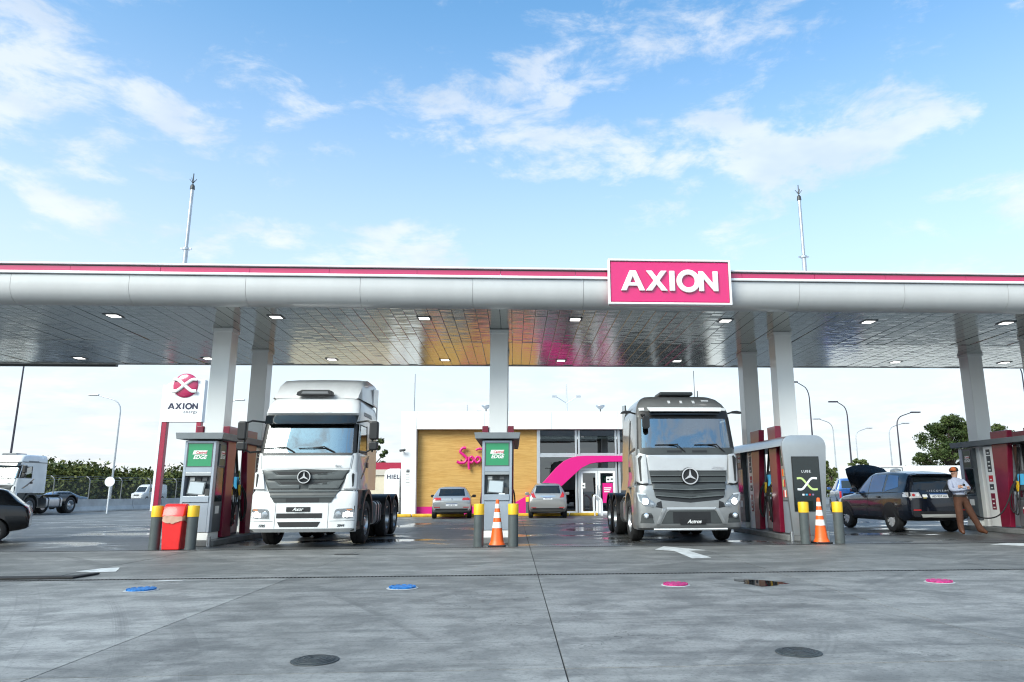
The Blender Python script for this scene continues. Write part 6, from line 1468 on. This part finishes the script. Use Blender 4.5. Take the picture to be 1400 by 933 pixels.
for ch, x in (('A', -.86), ('X', -.34), ('I', .03), ('O', .40), ('N', .87)): letter(ch, x * .98, 7.72, -.265, -.251, .86, 'ink_navy', tt)
text('lettering', 'energy', .32, 'ink_navy', tt, (.55, -.256, 7.42), space=1.15)

# concrete barrier in lengths, along the road on the left
A_, B_ = Vector((-32.6, 40.0, 0)), Vector((-25.6, 68.0, 0)); d = (B_ - A_).normalized(); k = 0; pos = -16.0
mbar = nb(); prism(mbar, [(-.30, 0), (.30, 0), (.30, .08), (.14, .34), (.10, .82), (-.10, .82), (-.14, .34), (-.30, .08)], 0, 2.96, 'y')
mb_ = bpy.data.meshes.new('concrete_barrier'); mbar.to_mesh(mb_); mbar.free(); mb_.materials.append(MATS['barrier_concrete'])
ORD = ['first', 'second', 'third', 'fourth', 'fifth', 'sixth', 'seventh', 'eighth', 'ninth', 'tenth', 'eleventh', 'twelfth', 'thirteenth', 'fourteenth']
pos = 2.0
while k < 13:
    o = link('concrete_barrier', mb_); o.location = A_ + d * pos; o.rotation_euler = (0, 0, math.atan2(-d.x, d.y) + random.uniform(-.012, .012)); tag(o, 'grey concrete barrier segment along the left road, %s from the near end' % ORD[k], 'barrier', 'concrete barrier segments'); pos += 3.0; k += 1
# chain-link fence beyond the barrier
mesh_m = bpy.data.materials.new('chain_link'); mesh_m.use_nodes = True; mesh_m.node_tree.nodes.clear(); q = NT(mesh_m.node_tree)
g = q.n('ShaderNodeNewGeometry'); s_ = q.n('ShaderNodeSeparateXYZ'); q.l(g.outputs['Position'], s_.inputs[0])
def wire(sgn): return q.m('LESS_THAN', q.m('FRACT', q.m('MULTIPLY', q.m('ADD', s_.outputs[1], q.m('MULTIPLY', s_.outputs[2], sgn)), 9.0)), .07)
df = q.n('ShaderNodeBsdfDiffuse'); df.inputs[0].default_value = (.16, .17, .17, 1); tr_ = q.n('ShaderNodeBsdfTransparent'); mx = q.n('ShaderNodeMixShader'); q.l(q.m('MAXIMUM', wire(1), wire(-1)), mx.inputs[0]); q.l(tr_.outputs[0], mx.inputs[1]); q.l(df.outputs[0], mx.inputs[2]); om = q.n('ShaderNodeOutputMaterial'); q.l(mx.outputs[0], om.inputs[0]); MATS['chain_link'] = mesh_m
fe = thing('chain_fence', 'chain-link fence on thin posts with outward-bent tops beyond the barrier', 'fence', tuple(A_ + Vector((-1.6, 0, 0))), math.atan2(-d.x, d.y))
for k in range(-5, 16):
    b = nb(); tube(b, [(0, 3 * k, 0), (0, 3 * k, 2.1), (-.10, 3 * k, 2.28), (-.34, 3 * k, 2.42)], .035, 6); obj('fence_post', b, 'mid_grey', fe)
    if k < 15:
        b = nb(); bx(b, -.004, .004, 3 * k + .06, 3 * k + 2.94, .1, 2.08); obj('mesh_panel', b, 'chain_link', fe)
b = nb()
for z, xo in ((2.16, -.05), (2.30, -.14), (2.41, -.32)): tube(b, [(xo, -15, z), (xo, 45, z)], .012, 4)
obj('barbed_wire', b, 'mid_grey', fe)
# round white sign by the barrier
t = thing('round_sign', 'round white traffic sign seen from behind by the barrier', 'sign', (-24.9, 46.6, 0)); b = nb(); tube(b, [(0, 0, 0), (0, 0, 2.2)], .045, 8); obj('post', b, 'white_paint', t)
b = nb(); lathe(b, [(.30, 0), (.30, .02)], 24, Matrix.Translation((0, -.06, 1.92)) @ Matrix.Rotation(pi / 2, 4, 'X')); obj('disc', b, 'white_paint', t)
# white perimeter wall on the right and low roofs
tag(box('perimeter_wall', 'white_wall', None, 21.5, 40, 47, 47.3, 0, 2.75, .01), 'low white perimeter wall behind the blue pickup', 'wall')
t = thing('wall_sign', 'small grey sign board on the white perimeter wall above the pickup', 'sign', (25.0, 46.97, 1.9)); box('board', 'mid_grey', t, -.75, .75, -.02, .02, -.05, .75, .005); box('print_panel', 'label_white', t, -.68, .68, -.025, -.0205, .02, .68)

# ------------------------------------------------------------------ vegetation
def leafmat(name, a, b_):
    m = bpy.data.materials.new(name); m.use_nodes = True; t = NT(m.node_tree); p_ = m.node_tree.nodes['Principled BSDF']
    g = t.n('ShaderNodeNewGeometry'); nz = t.noise(g.outputs['Position'], 1.1, 3, .6)
    t.l(t.mix(t.ramp(nz, (.3, 0), (.7, 1)), a, b_), p_.inputs['Base Color']); p_.inputs['Roughness'].default_value = .65; p_.inputs['Specular IOR Level'].default_value = .25
    MATS[name] = m
leafmat('leaf_tree', (.022, .042, .010), (.070, .095, .026)); leafmat('leaf_hedge', (.030, .050, .012), (.115, .125, .030)); leafmat('leaf_far', (.05, .075, .02), (.12, .14, .045))
mat('bark', (.075, .055, .040), .9, var=.3, vscale=6, bump=.5)
def leaves(bm, centres, n, size, rnd):
    for (c, rad) in centres:
        for _ in range(n):
            v = Vector((rnd.gauss(0, 1), rnd.gauss(0, 1), rnd.gauss(0, 1))).normalized() * (rnd.random() ** .45)
            p_ = Vector(c) + Vector((v.x * rad[0], v.y * rad[1], v.z * rad[2])); s = size * rnd.uniform(.6, 1.4)
            u = Vector((rnd.uniform(-1, 1), rnd.uniform(-1, 1), rnd.uniform(-1, 1))).normalized(); w_ = u.cross(Vector((rnd.uniform(-1, 1), rnd.uniform(-1, 1), rnd.uniform(-1, 1)))).normalized()
            bm.faces.new([bm.verts.new(p_ + u * s), bm.verts.new(p_ + w_ * s * .5), bm.verts.new(p_ - u * s), bm.verts.new(p_ - w_ * s * .5)])
def tree(x, y, h, spread, label, seed, m='leaf_tree', nclump=42, n=95, size=.12, z0=.3):
    rnd = random.Random(seed); t = thing('broadleaf_tree', label, 'tree', (x, y, 0), group='trees in the background')
    b = nb(); tube(b, [(0, 0, 0), (.1, 0, h * .25), (0, .1, h * .5), (.15, 0, h * .8)], .2, 8, radii=[.24, .19, .13, .04])
    cs = []
    for k in range(nclump):
        a = rnd.uniform(0, 2 * pi); f = rnd.random(); z = h * (z0 + (1 - z0) * f); rr = spread * (math.sin(pi * min(1, .16 + .80 * f)) ** .7) * math.sqrt(rnd.random()) * rnd.uniform(.8, 1.1)
        c_ = (rr * cos(a), rr * sin(a), z); s = rnd.uniform(.26, .62) * spread * .40; cs.append((c_, (s, s, s * .72)))
        if k % 3 == 0: tube(b, [(.05, .05, z * .55), (c_[0] * .5, c_[1] * .5, z * .82), c_], .05, 5, radii=[.07, .05, .02])
    obj('trunk', b, 'bark', t, smooth=True); b = nb(); leaves(b, cs, n, size, rnd); obj('crown', b, m, t)
tree(30.9, 50, 6.3, 2.6, 'large leafy tree behind the raised bonnet, left of the far right column', 3, nclump=120, n=170, size=.085, z0=.2)
tree(33.4, 51, 5.9, 2.0, 'dense tree half hidden by the far right column', 5, nclump=50, n=150, size=.09)
tree(37.6, 54, 6.0, 1.9, 'tree showing right of the far right column', 8, nclump=44, n=140, size=.09)
tree(28.2, 58, 3.5, 1.4, 'low bushy tree above the roof of the black wagon', 11, 'leaf_far', 26, 110)
tree(25.6, 60, 3.4, 1.3, 'low pale bush above the raised bonnet', 12, 'leaf_far', 26, 110)
tree(29.2, 66, 3.9, 1.4, 'small pale bush left of the large leafy tree', 14, 'leaf_far', 22, 100)
tree(-12.2, 62, 6.3, 1.7, 'small tree peeping over the pink annex roof behind the shop corner', 21, 'leaf_tree', 24, 110)
# scrub wood along the far side of the road: one mass
rnd = random.Random(4); b = nb(); cs = []
for k in range(360):
    f = rnd.random(); x = -26 - 66 * f - rnd.random() * 6; y = 142 - 20 * f + rnd.uniform(-5, 8) ; hh = 2.2 + 3.9 * f * rnd.uniform(.55, 1.25) + 1.2 * rnd.random() ** 4 + .7 * math.sin(x * .31) * rnd.random()
    for z in (hh * .25, hh * .62, hh * .9): cs.append(((x + rnd.uniform(-.8, .8), y, z * rnd.uniform(.85, 1.1)), (2.4, 2.2, 1.3)))
leaves(b, cs, 62, .36, rnd)
tag(obj('scrub_wood', b, 'leaf_hedge'), 'dense green scrub wood beyond the road at left', 'scrub', kind='stuff')
rnd = random.Random(9); b = nb(); cs = []
for k in range(120):
    x = 14 + rnd.random() * 80; y = 125 + rnd.uniform(-5, 5); hh = 4.0 * rnd.uniform(.7, 1.3)
    for z in (hh * .3, hh * .8): cs.append(((x, y, z), (2.2, 2, 1.3)))
leaves(b, cs, 26, .42, rnd)
tag(obj('far_treeline', b, 'leaf_far'), 'low distant treeline behind the right perimeter wall', 'treeline', kind='stuff')
